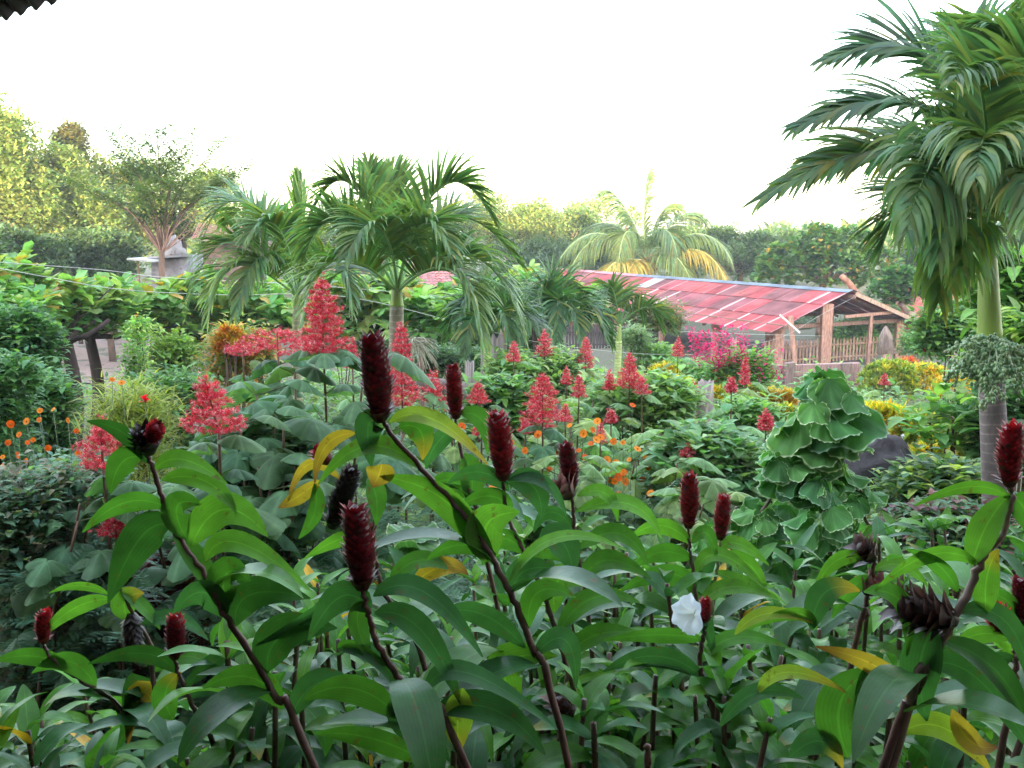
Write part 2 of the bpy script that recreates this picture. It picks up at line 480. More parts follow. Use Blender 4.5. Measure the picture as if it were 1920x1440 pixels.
# ------------------------------------------------------------------ open shed with red corrugated roof
R0 = P(1597, 548, 40.0); R1 = P(1042, 505, 64.0)
ru = R1 - R0; ru[2] = 0; RL = np.linalg.norm(ru); ru /= RL
rv = np.array([-ru[1], ru[0], 0.0])
if rv[1] > 0: rv = -rv         # towards the camera side (left slope)
zR = R0[2]
def make_shed():
    base = np.array([R0[0], R0[1], G(0, 40)])
    r = thing('open_shed', 'long open-sided timber shed with a patched red corrugated metal roof', 'shed', base)
    slope_l, drop_l = 3.85, 1.45
    slope_r, drop_r = 3.7, 1.35
    REDS = [(0.34, 0.065, 0.07), (0.29, 0.065, 0.075), (0.23, 0.075, 0.085), (0.35, 0.09, 0.09), (0.21, 0.08, 0.085), (0.36, 0.07, 0.07)]
    def roof_side(vdir, run, drop, name, rows=3):
        mb = MB()
        dn = vdir * run - np.array([0, 0, drop]); ln = np.linalg.norm(dn); dn = dn / ln
        up = nrm(np.cross(ru, dn)); up = up * np.sign(up[2])
        npan = 26; pw = RL / npan
        rs = random.Random(3)
        for row in range(rows):
            for p in range(npan):
                s0 = p * pw; s1 = s0 + pw * 1.0
                d0 = row * ln / rows; d1 = (row + 1) * ln / rows + 0.10
                n = 25; ss = np.linspace(s0, s1, n)
                lift = 0.02 * (rows - row) + 0.012 * (p % 2)
                wv = 0.02 * np.sin((ss) / 0.115 * 2 * pi)
                a0 = R0 + np.outer(ss, ru) + dn * d0 + np.outer(wv + lift, up)
                a1 = R0 + np.outer(ss, ru) + dn * d1 + np.outer(wv + lift + 0.012, up)
                c = np.array(rs.choice(REDS)) * rs.uniform(0.85, 1.12)
                if row == 0 and p == 13: c = np.array((0.42, 0.40, 0.40))
                cc = np.tile(c, (n, 1))
                if rs.random() < 0.72 and not (row == 0 and p == 13):
                    k = rs.choice([1, 2, 2, 3]); cc[:k] = (0.42, 0.17, 0.17) if rs.random() < 0.6 else (0.47, 0.27, 0.26)
                if rs.random() < 0.1: cc[-3:] = (0.65, 0.5, 0.48)
                V = np.concatenate([a0, a1]); cc = np.concatenate([cc, cc])
                mb.raw(V, cc, None, [(i, i + 1, i + 1 + n, i + n) for i in range(n - 1)])
        return mb.build(name, M_sheet, r)
    roof_side(rv, slope_l, drop_l, 'roof')
    roof_side(-rv, slope_r, drop_r, 'roof')
    # ridge cap in bluish metal
    rc = MB()
    for sgn, vd, run, dr in ((1, rv, slope_l, drop_l), (-1, -rv, slope_r, drop_r)):
        dn = nrm(vd * run - np.array([0, 0, dr])) * 0.30
        a = R0 - ru * 0.1 + np.array([0, 0, 0.11]); b = R0 + ru * (RL * 0.62) + np.array([0, 0, 0.11])
        c2 = R1 + ru * 0.1 + np.array([0, 0, 0.11])
        rc.raw(np.array([a, b, b + dn, a + dn]), (0.14, 0.17, 0.21), None, [(0, 1, 2, 3)])
        rc.raw(np.array([b, c2, c2 + dn, b + dn]), (0.50, 0.22, 0.24), None, [(0, 1, 2, 3)])
    rc.build('ridge_cap', M_sheet, r, smooth=False)
    # timber frame
    PK = (0.36, 0.20, 0.15); DK = (0.22, 0.13, 0.10)
    zg = G(0, 40) - 0.1
    def at(s, v, z): return np.array([R0[0], R0[1], 0]) + ru * s + rv * v + np.array([0, 0, z])
    zeL = zR - drop_l * 3.3 / slope_l; zeR = zR - drop_r * 3.3 / slope_r
    for k, s in enumerate(np.linspace(0.5, RL - 0.5, 7)):
        pl = MB(); beam(pl, at(s, 3.15, zg), at(s, 3.15, zeL - 0.02), 0.34 if k == 0 else 0.24, 0.3, PK, jit=0.02); pl.build('post', M_wood, r, smooth=False)
        pr_ = MB(); beam(pr_, at(s, -3.15, zg), at(s, -3.15, zeR - 0.02), 0.30, 0.28, PK, jit=0.02); pr_.build('post', M_wood, r, smooth=False)
        tb = MB(); beam(tb, at(s, 3.4, zeL - 0.08), at(s, -3.4, zeR - 0.08), 0.14, 0.16, DK, jit=0.01); tb.build('tie_beam', M_wood, r, smooth=False)
        rf = MB()
        beam(rf, at(s, 0.0, zR - 0.10), at(s, 3.8, zR - 0.10 - drop_l), 0.08, 0.10, DK); beam(rf, at(s, 0.0, zR - 0.10), at(s, -3.65, zR - 0.10 - drop_r), 0.08, 0.10, DK)
        rf.build('rafter', M_wood, r, smooth=False)
    for v, z in ((3.3, zeL - 0.02), (-3.3, zeR - 0.02), (0, zR - 0.16)):
        b = MB(); beam(b, at(-0.2, v, z), at(RL, v, z), 0.12, 0.14, DK); b.build('purlin', M_wood, r, smooth=False)
    # tall gable posts
    g1 = MB(); beam(g1, at(0.2, 1.05, zg), at(0.2, 1.05, zR - 0.45), 0.40, 0.3, PK, jit=0.02); g1.build('post', M_wood, r, smooth=False)
    g2 = MB(); beam(g2, at(2.6, 1.75, zg), at(2.6, 1.75, zR - 0.7), 0.36, 0.3, (0.27, 0.15, 0.12), jit=0.02); g2.build('post', M_wood, r, smooth=False)
    g3 = MB(); beam(g3, at(0.1, -1.15, zg + 0.1), at(0.1, -1.2, zR - 1.0), 0.15, 0.14, PK, jit=0.02)
    beam(g3, at(0.1, 0.2, zR - 0.98), at(0.1, -2.5, zR - 0.88), 0.10, 0.12, PK); g3.build('brace', M_wood, r, smooth=False)
    # barge board on the gable
    bb = MB(); beam(bb, at(-0.12, -0.1, zR - 0.06), at(-0.12, -3.75, zR - 0.04 - drop_r), 0.05, 0.16, (0.40, 0.27, 0.20))
    bb.build('barge_board', M_wood, r, smooth=False)
    # dark back boarding deep in the shed
    bk = MB(); beam(bk, at(RL * 0.7, 3.1, zg + 0.8), at(RL * 0.7, -3.1, zg + 0.8), 0.05, 1.8, DK); bk.build('partition', M_wood, r, smooth=False)
    # leaning props at the near corner
    lp = MB(); beam(lp, P(1491, 684, 37.5), P(1481, 592, 37.6), 0.16, 0.14, PK, jit=0.02); beam(lp, P(1462, 590, 37.4), P(1500, 624, 37.2), 0.10, 0.06, (0.7, 0.6, 0.55))
    lo = lp.build('leaning_prop', M_wood, loc=P(1491, 684, 37.5), smooth=False)
    tag(lo, 'thin pole with a pale slat on top, propped before the shed corner', 'pole')
    return at, zg
at, zg = make_shed()

def picket_fence(a, b, n, h, col, label, name='picket_fence', w=0.09, group=None):
    a = np.asarray(a, float); b = np.asarray(b, float)
    r = thing(name, label, 'fence', a, group)
    d = nrm(b - a)
    pk = MB()
    for i in range(n):
        p = a + (b - a) * (i + 0.5) / n
        hh = h * random.uniform(0.95, 1.04)
        c = np.array(col) * random.uniform(0.8, 1.2)
        beam(pk, p, p + np.array([0, 0, hh]), 0.025, w, c, up=d)
        s = d * w / 2; t = np.cross(d, (0, 0, 1)) * 0.0125
        top = p + np.array([0, 0, hh])
        v = np.array([top - s - t, top + s - t, top + np.array([0, 0, w]) - t, top - s + t, top + s + t, top + np.array([0, 0, w]) + t])
        pk.raw(v, c, None, [(0, 2, 5, 3), (1, 4, 5, 2)], [(0, 1, 2), (3, 5, 4)])
    pk.build('pickets', M_wood, r, smooth=False)
    off = np.cross(d, (0, 0, 1)) * 0.04
    for f in (0.2, 0.78):
        rl = MB(); beam(rl, a + off + np.array([0, 0, h * f]), b + off + np.array([0, 0, h * f]), 0.04, 0.07, np.array(col) * 0.9); rl.build('rail', M_wood, r, smooth=False)
picket_fence(at(1.6, 3.0, zg + 0.15), at(1.6, -3.1, zg + 0.15), 34, 0.92, (0.42, 0.27, 0.20), 'pale brown picket fence closing the near end of the red-roofed shed')
picket_fence(P(1060, 655, 43), P(1196, 652, 43), 24, 0.95, (0.045, 0.035, 0.04), 'almost black picket fence behind the small palms, left of the shed')
picket_fence(P(1672, 663, 41), P(1790, 672, 39), 3, 0.25, (0.45, 0.30, 0.24), 'low pale rail running right from the shed behind the yellow crotons', w=0.07)

# low plank wall in front of the shed
def plank_wall():
    Y = 26.0
    a = P(1376, 705, Y)
    r = thing('plank_wall', 'low retaining wall of pinkish grey planks in front of the shed', 'wall', (a[0], a[1], G(0, Y)))
    for k, (ya, yb) in enumerate(((696, 690), (716, 712), (736, 733))):
        m = MB(); beam(m, P(1372, ya, Y - k * 0.03), P(1612, yb, Y - k * 0.03), 0.10, 0.27, ((0.36, 0.22, 0.20), (0.28, 0.17, 0.15), (0.32, 0.20, 0.18))[k], jit=0.02)
        m.build('plank', M_wood, r, smooth=False)
    for px in (1380, 1480, 1588):
        m = MB(); beam(m, P(px, 762, Y - .16), P(px, 680, Y - .16), 0.26, 0.18, (0.24, 0.16, 0.14), jit=0.02); m.build('post', M_wood, r, smooth=False)
plank_wall()

# carved wooden board with pointed top beside the shed
def carved_board():
    b = P(1662, 690, 37)
    r = thing('carved_board', 'carved grey wooden board with a pointed arch top, mounted on a short post', 'carving', b)
    pts = [(1648, 665), (1650, 632), (1655, 621), (1662, 611), (1669, 621), (1674, 632), (1676, 665)]
    fr = [P(x, y, 37) for x, y in pts]; bk = [p + np.array([0, 0.12, 0]) for p in fr]
    n = len(fr); m = MB()
    c0 = np.mean(fr, axis=0)
    V = fr + bk + [c0, c0 + np.array([0, .12, 0])]
    m.raw(V, (0.24, 0.18, 0.155), None, [(i, (i + 1) % n, (i + 1) % n + n, i + n) for i in range(n)],
          [((i + 1) % n, i, 2 * n) for i in range(n)] + [(i + n, (i + 1) % n + n, 2 * n + 1) for i in range(n)])
    m.build('board', M_wood, r, smooth=False)
    m2 = MB()
    inner = [P(662 + 1000 + (x - 1662) * 0.35, 640 + (y - 640) * 0.5, 36.97) for x, y in pts]
    c1 = np.mean(inner, axis=0)
    m2.raw(inner + [c1], (0.14, 0.10, 0.09), None, None, [((i + 1) % n, i, n) for i in range(n)])
    m2.build('carved_hollow', M_wood, r, smooth=False)
    m3 = MB(); beam(m3, P(1662, 700, 37.05), P(1662, 664, 37.05), 0.34, 0.2, (0.33, 0.2, 0.16), jit=0.02); m3.build('post', M_wood, r, smooth=False)
carved_board()

# house with tiled roof behind the shed, and the small hip of a tiled roof far left
def tiled_roof(r, p0, p1, p2, p3, name='roof', col=(0.50, 0.10, 0.075), rows=14, cols=34):
    """p0,p1 eave left/right; p3,p2 ridge left/right"""
    m = MB()
    for i in range(rows):
        v0, v1 = i / rows, (i + 1.12) / rows
        n = cols * 4 + 1; t = np.linspace(0, 1, n)
        up = nrm(np.cross(p1 - p0, p3 - p0)); up = up * np.sign(up[2])
        w = np.abs(np.sin(t * cols * pi)) * 0.05
        a = (p0 + np.outer(t, p1 - p0)) * (1 - v0) + (p3 + np.outer(t, p2 - p3)) * v0 + np.outer(w + 0.04, up)
        b = (p0 + np.outer(t, p1 - p0)) * (1 - v1) + (p3 + np.outer(t, p2 - p3)) * v1 + np.outer(w, up)
        cc = np.repeat(vary(col, cols + 1, 0.3, 0.1), 4, axis=0)[:n]
        m.raw(np.concatenate([a, b]), np.concatenate([cc, cc]), None, [(j, j + 1, j + 1 + n, j + n) for j in range(n - 1)])
    return m.build(name, M_tile, r)
def back_house():
    a = P(1655, 606, 52)
    r = thing('tiled_house', 'dark red walled house with a clay tile roof behind the leaning tree', 'house', (a[0], a[1], G(0, 52)))
    p0 = P(1640, 596, 52); p1 = P(1800, 600, 50); p3 = P(1668, 540, 56); p2 = P(1830, 540, 54)
    tiled_roof(r, p0, p1, p2, p3)
    m = MB(); z0 = G(0, 52) - 0.2
    c = np.array([(p0[0] + p1[0]) / 2 + 0.3, 53.6, 0])
    box(m, (c[0], c[1], (z0 + p0[2]) / 2 + 0.1), (4.6, 3.6, p0[2] - z0 + 0.1), None, (0.22, 0.035, 0.03))
    m.build('wall', M_plaster, r, smooth=False)
back_house()

def ruin():
    Y = 34
    b = P(318, 560, Y)
    r = thing('stone_building', 'pale weathered stone hut with a rounded gable beyond the low row of trees', 'hut', (b[0], b[1], G(0, Y)))
    def slab(pts, Y0, dx, dy, col, name):
        fr = [P(x, y, Y0) for x, y in pts]; bk = [p + np.array([dx, dy, 0]) for p in fr]
        n = len(fr); m = MB(); c0 = np.mean(fr, axis=0)
        m.raw(fr + bk + [c0], col, None, [(i, (i + 1) % n, (i + 1) % n + n, i + n) for i in range(n)], [((i + 1) % n, i, 2 * n) for i in range(n)])
        return m.build(name, M_plaster, r, smooth=False)
    slab([(284, 640), (284, 484), (352, 480), (352, 640)], Y, -.4, 3.0, (0.24, .22, .25), 'wall')
    slab([(300, 484), (303, 474), (309, 471), (311, 458), (317, 455), (319, 444), (327, 440), (331, 449), (338, 452), (340, 464), (347, 468), (350, 481)], Y + .1, -.2, .7, (0.32, .30, .32), 'gable')
    k_ = MB(); beam(k_, P(282, 483, Y - .06), P(354, 479, Y - .06), .5, .07, (0.26, .25, .27)); k_.build('coping', M_plaster, r, smooth=False)
    m = MB(); beam(m, P(250, 485, Y - 0.4), P(300, 489, Y - 0.4), 1.2, 0.06, (0.42, 0.42, 0.42)); m.build('canopy_sheet', M_sheet, r, smooth=False)
    m = MB(); beam(m, P(262, 560, Y - 0.7), P(258, 486, Y - 0.7), 0.06, 0.06, (0.2, 0.14, 0.1)); m.build('post', M_wood, r, smooth=False)
    h = P(420, 460, 40)
    r2 = thing('tiled_barn', 'low barn with a faded orange tile roof half hidden behind the palms', 'barn', (h[0], h[1], G(0, 40)))
    p0 = P(356, 452, 44); p1 = P(480, 458, 42); p2 = P(470, 424, 48); p3 = P(372, 420, 50)
    tiled_roof(r2, p0, p1, p2, p3, col=(0.30, 0.12, 0.085), rows=10, cols=26)
    z0 = G(0, 40) - 0.2
    m = MB(); box(m, ((p0[0] + p1[0]) / 2, 45.5, (z0 + p1[2]) / 2 + 0.1), (abs(p1[0] - p0[0]) - 0.8, 3, p1[2] - z0), None, (0.16, 0.11, 0.10)); m.build('wall', M_plaster, r2, smooth=False)
    h = P(700, 520, 44)
    r3 = thing('roofed_outbuilding', 'long low tile roof glimpsed between the two larger palms', 'outbuilding', (h[0], h[1], G(0, 44)))
    p0 = P(590, 540, 44); p1 = P(860, 540, 44); p2 = P(840, 492, 48); p3 = P(610, 490, 48)
    tiled_roof(r3, p0, p1, p2, p3, col=(0.36, 0.12, 0.12), rows=10, cols=30)
    m = MB(); box(m, ((p0[0] + p1[0]) / 2, 46.5, (G(0, 44) + p0[2]) / 2), (5.4, 3.6, p0[2] - G(0, 44) + 0.1), None, (0.10, 0.075, 0.07)); m.build('wall', M_plaster, r3, smooth=False)  # wall colour darkened to stand for the shade under the trees
ruin()

# ------------------------------------------------------------------ palms
def frond(ml, mr, rach, L, n=44, w=0.035, droop=0.5, lift=0.55, a0=72, a1=22, col=(0.05, 0.11, 0.03), rw=0.016, t0=0.16, jit=0.14, segs=6, profile='palm', up=(0, 0, 1), rcol=None, tilt=0.0):
    K = len(rach)
    tt = np.linspace(t0, 0.995, n)
    idx = tt * (K - 1); i0 = np.clip(idx.astype(int), 0, K - 2); fr = (idx - i0)[:, None]
    p = rach[i0] * (1 - fr) + rach[i0 + 1] * fr
    T = nrm(np.gradient(rach, axis=0)); T = nrm(T[i0] * (1 - fr) + T[i0 + 1] * fr)
    S0 = np.cross(rach[K // 2] - rach[0], up)
    if np.linalg.norm(S0) < 0.05: S0 = np.array([1.0, 0, 0])
    S0 = nrm(S0)
    S = nrm(S0[None] - T * (T @ S0)[:, None]); N = np.cross(S, T)
    N = N * np.sign((N[:, 2:3]).mean() + 1e-9)
    S, N = S * math.cos(tilt) + N * math.sin(tilt), N * math.cos(tilt) - S * math.sin(tilt)
    s = (tt - t0) / (1 - t0)
    if profile == 'palm': ln = L * (0.62 + 0.45 * np.sin(pi * np.clip(s * 0.9 + 0.15, 0, 1))) * (1 - 0.45 * s ** 3)
    else: ln = L * (0.45 + 0.62 * np.sin(pi * np.clip(s * 0.85 + 0.12, 0, 1))) * (1 - 0.5 * s ** 4)
    Cs = []; Ws = []; cols = []
    for sg in (-1, 1):
        A = np.radians(a0 + (a1 - a0) * s ** 0.8) + U(-jit, jit, n)
        lf = lift + U(-0.25, 0.25, n)
        D = T * np.cos(A)[:, None] + (S * sg * np.cos(lf)[:, None] + N * np.sin(lf)[:, None]) * np.sin(A)[:, None]
        D = nrm(D); ll = ln * U(0.85, 1.1, n)
        C = [p + 0]; W = []
        dr = droop * U(0.6, 1.5, n)
        tw = U(-0.5, 0.5, n)
        side = nrm(np.cross(D, N)); 
        for k in range(segs + 1):
            sd = nrm(np.cross(D, N + S * tw[:, None] * k / segs))
            f = k / segs
            ww = w / 2 * min(1, 0.35 + f * 4) * (1 - f ** 2.5) + 0.0008
            W.append(sd * (ww * (0.75 + 0.4 * np.sin(pi * s)))[:, None])
            if k < segs:
                C.append(C[-1] + D * (ll / segs)[:, None])
                D = nrm(D + np.array([0, 0, -1.0]) * (dr * (0.25 + 1.3 * f) / segs * 2.0)[:, None])
        Cs.append(np.stack(C, 1)); Ws.append(np.stack(W, 1)); cc = vary(col, n, 0.35, 0.2); yy = U(0, 1, n) < .06; cc[yy] = vary((.24, .25, .07), int(yy.sum()), .2); cols.append(cc)
    C = np.concatenate(Cs); W = np.concatenate(Ws)
    strips(ml, C, W, np.concatenate(cols), None)
    tube(mr, rach, np.linspace(rw, rw * 0.25, K), 5, rcol if rcol is not None else np.array(col) * 2.0)

def palm(name, label, Y, trunk_px, r0, r1, shaft_px, rs0, rs1, fronds, L, w, n=44, shaft_col=(0.22, 0.28, 0.10), trunk_col=(0.19, 0.145, 0.14), group=None, leafcol=(0.135, 0.225, 0.085), droop=0.6, rw=0.016, spear=None):
    g = P(trunk_px[0][0], trunk_px[0][1], Y); base = np.array([g[0], Y, G(0, Y)])
    r = thing(name, label, 'palm tree', base, group)
    tp = [base] + [P(x, y, Y) for x, y in trunk_px[1:]]
    tr = MB(); c = curve(tp, 20)
    tube(tr, c, np.linspace(r0, r1, len(c)), 16, trunk_col); tr.build('trunk', M_trunk, r)
    sp = curve([P(x, y, Y) for x, y in shaft_px], 14)
    prof = np.linspace(0, 1, 14)
    rad = rs0 + (rs1 - rs0) * prof ** 1.6; rad[:3] = [r1 * 1.0, (r1 + rs0) / 2 + 0.003, rs0]
    sc = np.outer(1 - prof, np.array((0.30, 0.42, 0.07))) + np.outer(prof, np.array(shaft_col))
    sh = MB(); tube(sh, sp, rad, 16, sc); sh.build('crownshaft', M_shaft, r)
    for f in fronds:
        q = [P(x, y, Y + dy) for x, y, dy in f['p']]
        ml, mr = MB(), MB()
        rach = bez(q, 26) if len(q) in (3, 4) else curve(q, 26)
        frond(ml, mr, rach, L * f.get('L', 1), f.get('n', n), w, f.get('d', droop), f.get('lift', 0.5), f.get('a0', 68), f.get('a1', 20), f.get('c', leafcol), rw, f.get('t0', 0.2), tilt=f.get('tilt', random.uniform(-.5, .5)))
        fo = mr.build('frond', M_shaft, r); ml.build('leaflets', M_palm, r).parent = fo
        fo['label'] = 'arching palm frond' if f.get('d', droop) < 0.7 else 'drooping palm frond'
    return r

GP = (0.125, 0.215, 0.085); GD = (0.090, 0.170, 0.080); GB = (0.17, 0.28, 0.07)
# right palm, fronds as they hang in the photo
RB = (1852, 445, 0)
fr = [
 dict(p=[RB, (1846, 180, .1), (1760, 20, 0), (1555, 110, -.1)], c=GD, lift=0.2, tilt=.75, a0=56, a1=12, d=.45, L=.9),
 dict(p=[RB, (1838, 250, -.1), (1740, 110, -.3), (1500, 235, -.45)], c=GD, lift=0.2, tilt=.65, a0=54, a1=12, d=.5, L=.85),
 dict(p=[RB, (1810, 330, -.1), (1700, 190, -.3), (1440, 365, -.5)], c=GP, lift=0.2, tilt=.65, a0=54, a1=12, d=.55, L=.9),
 dict(p=[RB, (1800, 360, .3), (1700, 300, .5), (1650, 470, .6)], c=GD),
 dict(p=[RB, (1810, 260, -.4), (1740, 250, -.9), (1700, 430, -1.3)], c=GP, d=1.35, L=0.95),
 dict(p=[RB, (1850, 300, -.5), (1790, 200, -.9), (1760, 470, -1.2)], c=GP, d=1.35, L=0.95),
 dict(p=[RB, (1870, 260, -.5), (1850, 180, -1.0), (1830, 330, -1.4)], c=GP, d=1.35, L=0.95),
 dict(p=[RB, (1850, 200, .5), (1830, 60, .8), (1800, 60, 1.0)], c=GD),
 dict(p=[RB, (1880, 220, 0), (1900, 60, 0), (1870, 50, -.3)], c=GP),
 dict(p=[RB, (1890, 260, -.3), (1960, 40, -.6), (2060, 90, -.8)], c=GP),
 dict(p=[RB, (1900, 330, -.2), (2000, 200, -.4), (2130, 330, -.6)], c=GP),
 dict(p=[RB, (1900, 380, .2), (1980, 330, .5), (2060, 470, .7)], c=GD),
 dict(p=[RB, (1900, 320, -.6), (1960, 240, -1.1), (1940, 420, -1.5)], c=GP, d=1.35, L=0.95),
 dict(p=[RB, (1800, 400, -.3), (1780, 380, -.7), (1760, 560, -.9)], c=GB, d=1.3, L=.9),
 dict(p=[RB, (1860, 240, -.4), (1840, 60, -.7), (1790, 150, -1.1)], c=GP, d=0.8, L=0.9),
 dict(p=[RB, (1820, 380, -.4), (1820, 330, -.8), (1800, 500, -1.1)], c=GB, d=1.3, L=.9),
 dict(p=[RB, (1830, 330, .4), (1740, 200, .7), (1640, 300, .9)], c=GD),
]
NF = 1
palm('christmas_palm', 'large palm with shaggy drooping fronds and hanging fruit at the right edge', 5.5,
     [(1868, 1350), (1866, 900), (1858, 700), (1856, 632)], 0.078, 0.062, [(1856, 634), (1855, 600), (1853, 520), (1851, 435)], 0.066, 0.040, fr, 0.52, 0.030, n=64, rw=0.012)

MBs = (745, 548, 0)
fr = [
 dict(p=[MBs, (700, 400, 0), (650, 250, 0), (585, 400, -.2)]),
 dict(p=[MBs, (680, 420, -.2), (590, 330, -.3), (560, 540, -.5)]),
 dict(p=[MBs, (680, 480, -.3), (600, 430, -.6), (570, 600, -.8)], c=GB),
 dict(p=[MBs, (745, 430, .3), (740, 340, .4), (720, 330, .5)]),
 dict(p=[MBs, (775, 400, 0), (840, 240, 0), (930, 420, 0)]),
 dict(p=[MBs, (790, 420, .3), (860, 330, .5), (980, 500, .6)]),
 dict(p=[MBs, (800, 470, -.2), (930, 400, -.4), (985, 640, -.6)], d=0.75),
 dict(p=[MBs, (790, 500, -.4), (880, 440, -.8), (905, 640, -1.1)], d=0.8),
 dict(p=[MBs, (740, 440, -.4), (700, 360, -.7), (650, 480, -1.0)]),
 dict(p=[MBs, (765, 430, -.4), (800, 360, -.6), (850, 480, -.9)]),
 dict(p=[MBs, (700, 500, .3), (640, 470, .5), (600, 560, .7)]),
 dict(p=[MBs, (735, 450, .1), (700, 370, .2), (690, 310, .2)], c=GB),
]
palm('christmas_palm', 'bushy palm with a pale trunk rising behind the tallest red flower spires', 9.0,
     [(742, 1000), (742, 800), (743, 640), (744, 572)], 0.078, 0.062, [(744, 574), (744, 565), (744, 556), (745, 535)], 0.060, 0.045, fr, 0.48, 0.032, n=64, trunk_col=(0.36, 0.31, 0.24), rw=0.016)

LBs = (557, 555, 0)
fr = [
 dict(p=[LBs, (510, 400, 0), (420, 290, 0), (375, 470, -.2)]),
 dict(p=[LBs, (490, 440, -.2), (390, 380, -.4), (350, 590, -.5)]),
 dict(p=[LBs, (490, 500, -.4), (410, 440, -.7), (390, 600, -.9)], c=GB),
 dict(p=[LBs, (560, 460, 0), (575, 380, 0), (562, 335, 0)], c=(0.16, 0.27, 0.05), a0=38, a1=10, d=.12),
 dict(p=[LBs, (585, 440, .2), (640, 350, .3), (680, 430, .4)]),
 dict(p=[LBs, (535, 440, .4), (470, 340, .5), (420, 420, .7)]),
 dict(p=[LBs, (520, 480, -.4), (480, 420, -.7), (440, 590, -1.0)], d=.8),
 dict(p=[LBs, (600, 490, -.3), (650, 440, -.5), (660, 580, -.8)]),
 dict(p=[LBs, (545, 440, -.3), (510, 370, -.6), (460, 450, -.9)]),
]
palm('christmas_palm', 'palm with one upright yellow-green spear leaf left of the bushy palm', 11.0,
     [(558, 940), (558, 760), (557, 640), (557, 572)], 0.06, 0.048, [(557, 574), (557, 566), (557, 558), (557, 540)], 0.048, 0.035, fr, 0.50, 0.034, n=60, trunk_col=(0.40, 0.36, 0.22), rw=0.016)

def fan(bx, by, spec, **k):
    return [dict(p=[(bx, by, 0), (bx + dx * .35, by - h * .75, dy * .3), (bx + dx * .8, by - h * 1.15, dy * .7), (bx + dx * 1.15, by - h * .35 + dr, dy)], **k) for dx, h, dy, dr in spec]
palm('christmas_palm', 'short palm beside the weathered stump with arching fronds', 13.0,
     [(913, 860), (914, 730), (915, 650)], 0.06, 0.05, [(915, 655), (915, 645), (915, 638), (915, 628)], 0.05, 0.03,
     fan(915, 635, [(-70, 90, .3, 30), (-50, 110, -.4, 30), (60, 110, .3, 30), (85, 90, -.3, 50), (20, 120, .5, 20), (-20, 130, 0, 0), (40, 80, -.8, 60), (-40, 70, -.7, 60), (110, 70, 0, 70)]), 0.42, 0.036, n=36, trunk_col=(0.36, 0.42, 0.16), shaft_col=(0.3, 0.36, .12), leafcol=(0.06, 0.125, 0.04))
palm('christmas_palm', 'leafy palm with a full crown in front of the black picket fence', 16.0,
     [(1045, 800), (1045, 700), (1045, 650)], 0.06, 0.05, [(1045, 655), (1045, 645), (1045, 636), (1046, 622)], 0.05, 0.03,
     fan(1045, 630, [(-60, 110, .3, 30), (-40, 125, -.4, 20), (50, 120, .3, 20), (80, 90, -.3, 40), (20, 135, .5, 0), (-20, 140, 0, 0), (40, 80, -.9, 50), (-60, 80, -.8, 50), (90, 60, .5, 40), (0, 100, -.9, 60)]), 0.50, 0.042, n=38, leafcol=(0.06, 0.13, 0.045))
palm('christmas_palm', 'young palm with a slim yellow-green trunk left of the shed roof', 18.0,
     [(1156, 780), (1158, 700), (1160, 640)], 0.065, 0.06, [(1160, 645), (1160, 635), (1161, 625), (1162, 608)], 0.055, 0.03,
     fan(1162, 612, [(-45, 80, .3, 10), (-25, 95, -.3, 0), (40, 80, .3, 20), (95, 55, -.3, 40), (10, 85, .5, 0), (70, 60, .3, 30), (-60, 50, -.5, 30)]), 0.42, 0.036, n=36, trunk_col=(0.45, 0.50, 0.2), shaft_col=(0.4, 0.45, .15), leafcol=(0.075, 0.14, 0.045))

# fruit clusters hanging from the right palm
def fruit_cluster(px, py, Y, tips, label, name='palm_fruit_cluster'):
    b = P(px, py, Y)
    r = thing(name, label, 'fruit cluster', b, 'fruit clusters hanging on the right palm')
    st = MB(); fb = MB()
    ico = sphere_t(5, 7)
    locs = []
    for tx, ty, dy in tips:
        e = P(tx, ty, Y + dy); mid = (b + e) / 2 + np.array([0, -.03, 0.09])
        c = bez([b, mid, e], 14)
        tube(st, c, np.linspace(0.006, 0.002, 14), 5, (0.48, 0.50, 0.33))
        for _ in range(11):
            i = rng.integers(4, 14); p0 = c[i]; q = p0 + np.array([U(-.06, .06), U(-.06, .06), U(-.09, .0)])
            tube(st, bez([p0, (p0 + q) / 2 + np.array([0, 0, .015]), q], 5), 0.0016, 4, (0.50, 0.52, 0.36))
            for _k in range(9):
                locs.append(p0 + (q - p0) * U(0.25, 1.0) + rng.normal(0, 0.014, 3))
    locs = np.array(locs)
    Ms = np.tile(np.eye(3), (len(locs), 1, 1)) * U(0.007, 0.0115, len(locs))[:, None, None]
    fb.many(ico, Ms, locs, vary((0.24, 0.36, 0.17), len(locs), 0.3, 0.1))
    st.build('stalks', M_stem, r); fb.build('fruits', M_fruit, r)
def sphere_t(a=6, b=8):
    v = []; q = []
    for i in range(a + 1):
        th = pi * i / a
        for j in range(b):
            v.append((sin(th) * cos(2 * pi * j / b), sin(th) * sin(2 * pi * j / b), cos(th) * 1.15))
    for i in range(a):
        for j in range(b):
            q.append((i * b + j, (i + 1) * b + j, (i + 1) * b + (j + 1) % b, i * b + (j + 1) % b))
    return dict(v=np.array(v), q=np.array(q), u=np.zeros((len(v), 2)))
fruit_cluster(1856, 645, 5.40, [(1800, 650, -.3), (1790, 690, -.3), (1810, 720, -.35), (1835, 745, -.4), (1860, 735, -.45), (1820, 680, -.2), (1850, 700, -.4), (1880, 720, -.4), (1900, 690, -.4), (1915, 720, -.3), (1925, 670, -.3), (1890, 660, -.4), (1840, 710, -.3), (1870, 690, -.45)],
              'dense small green fruits on pale stalks hanging from the large right palm')

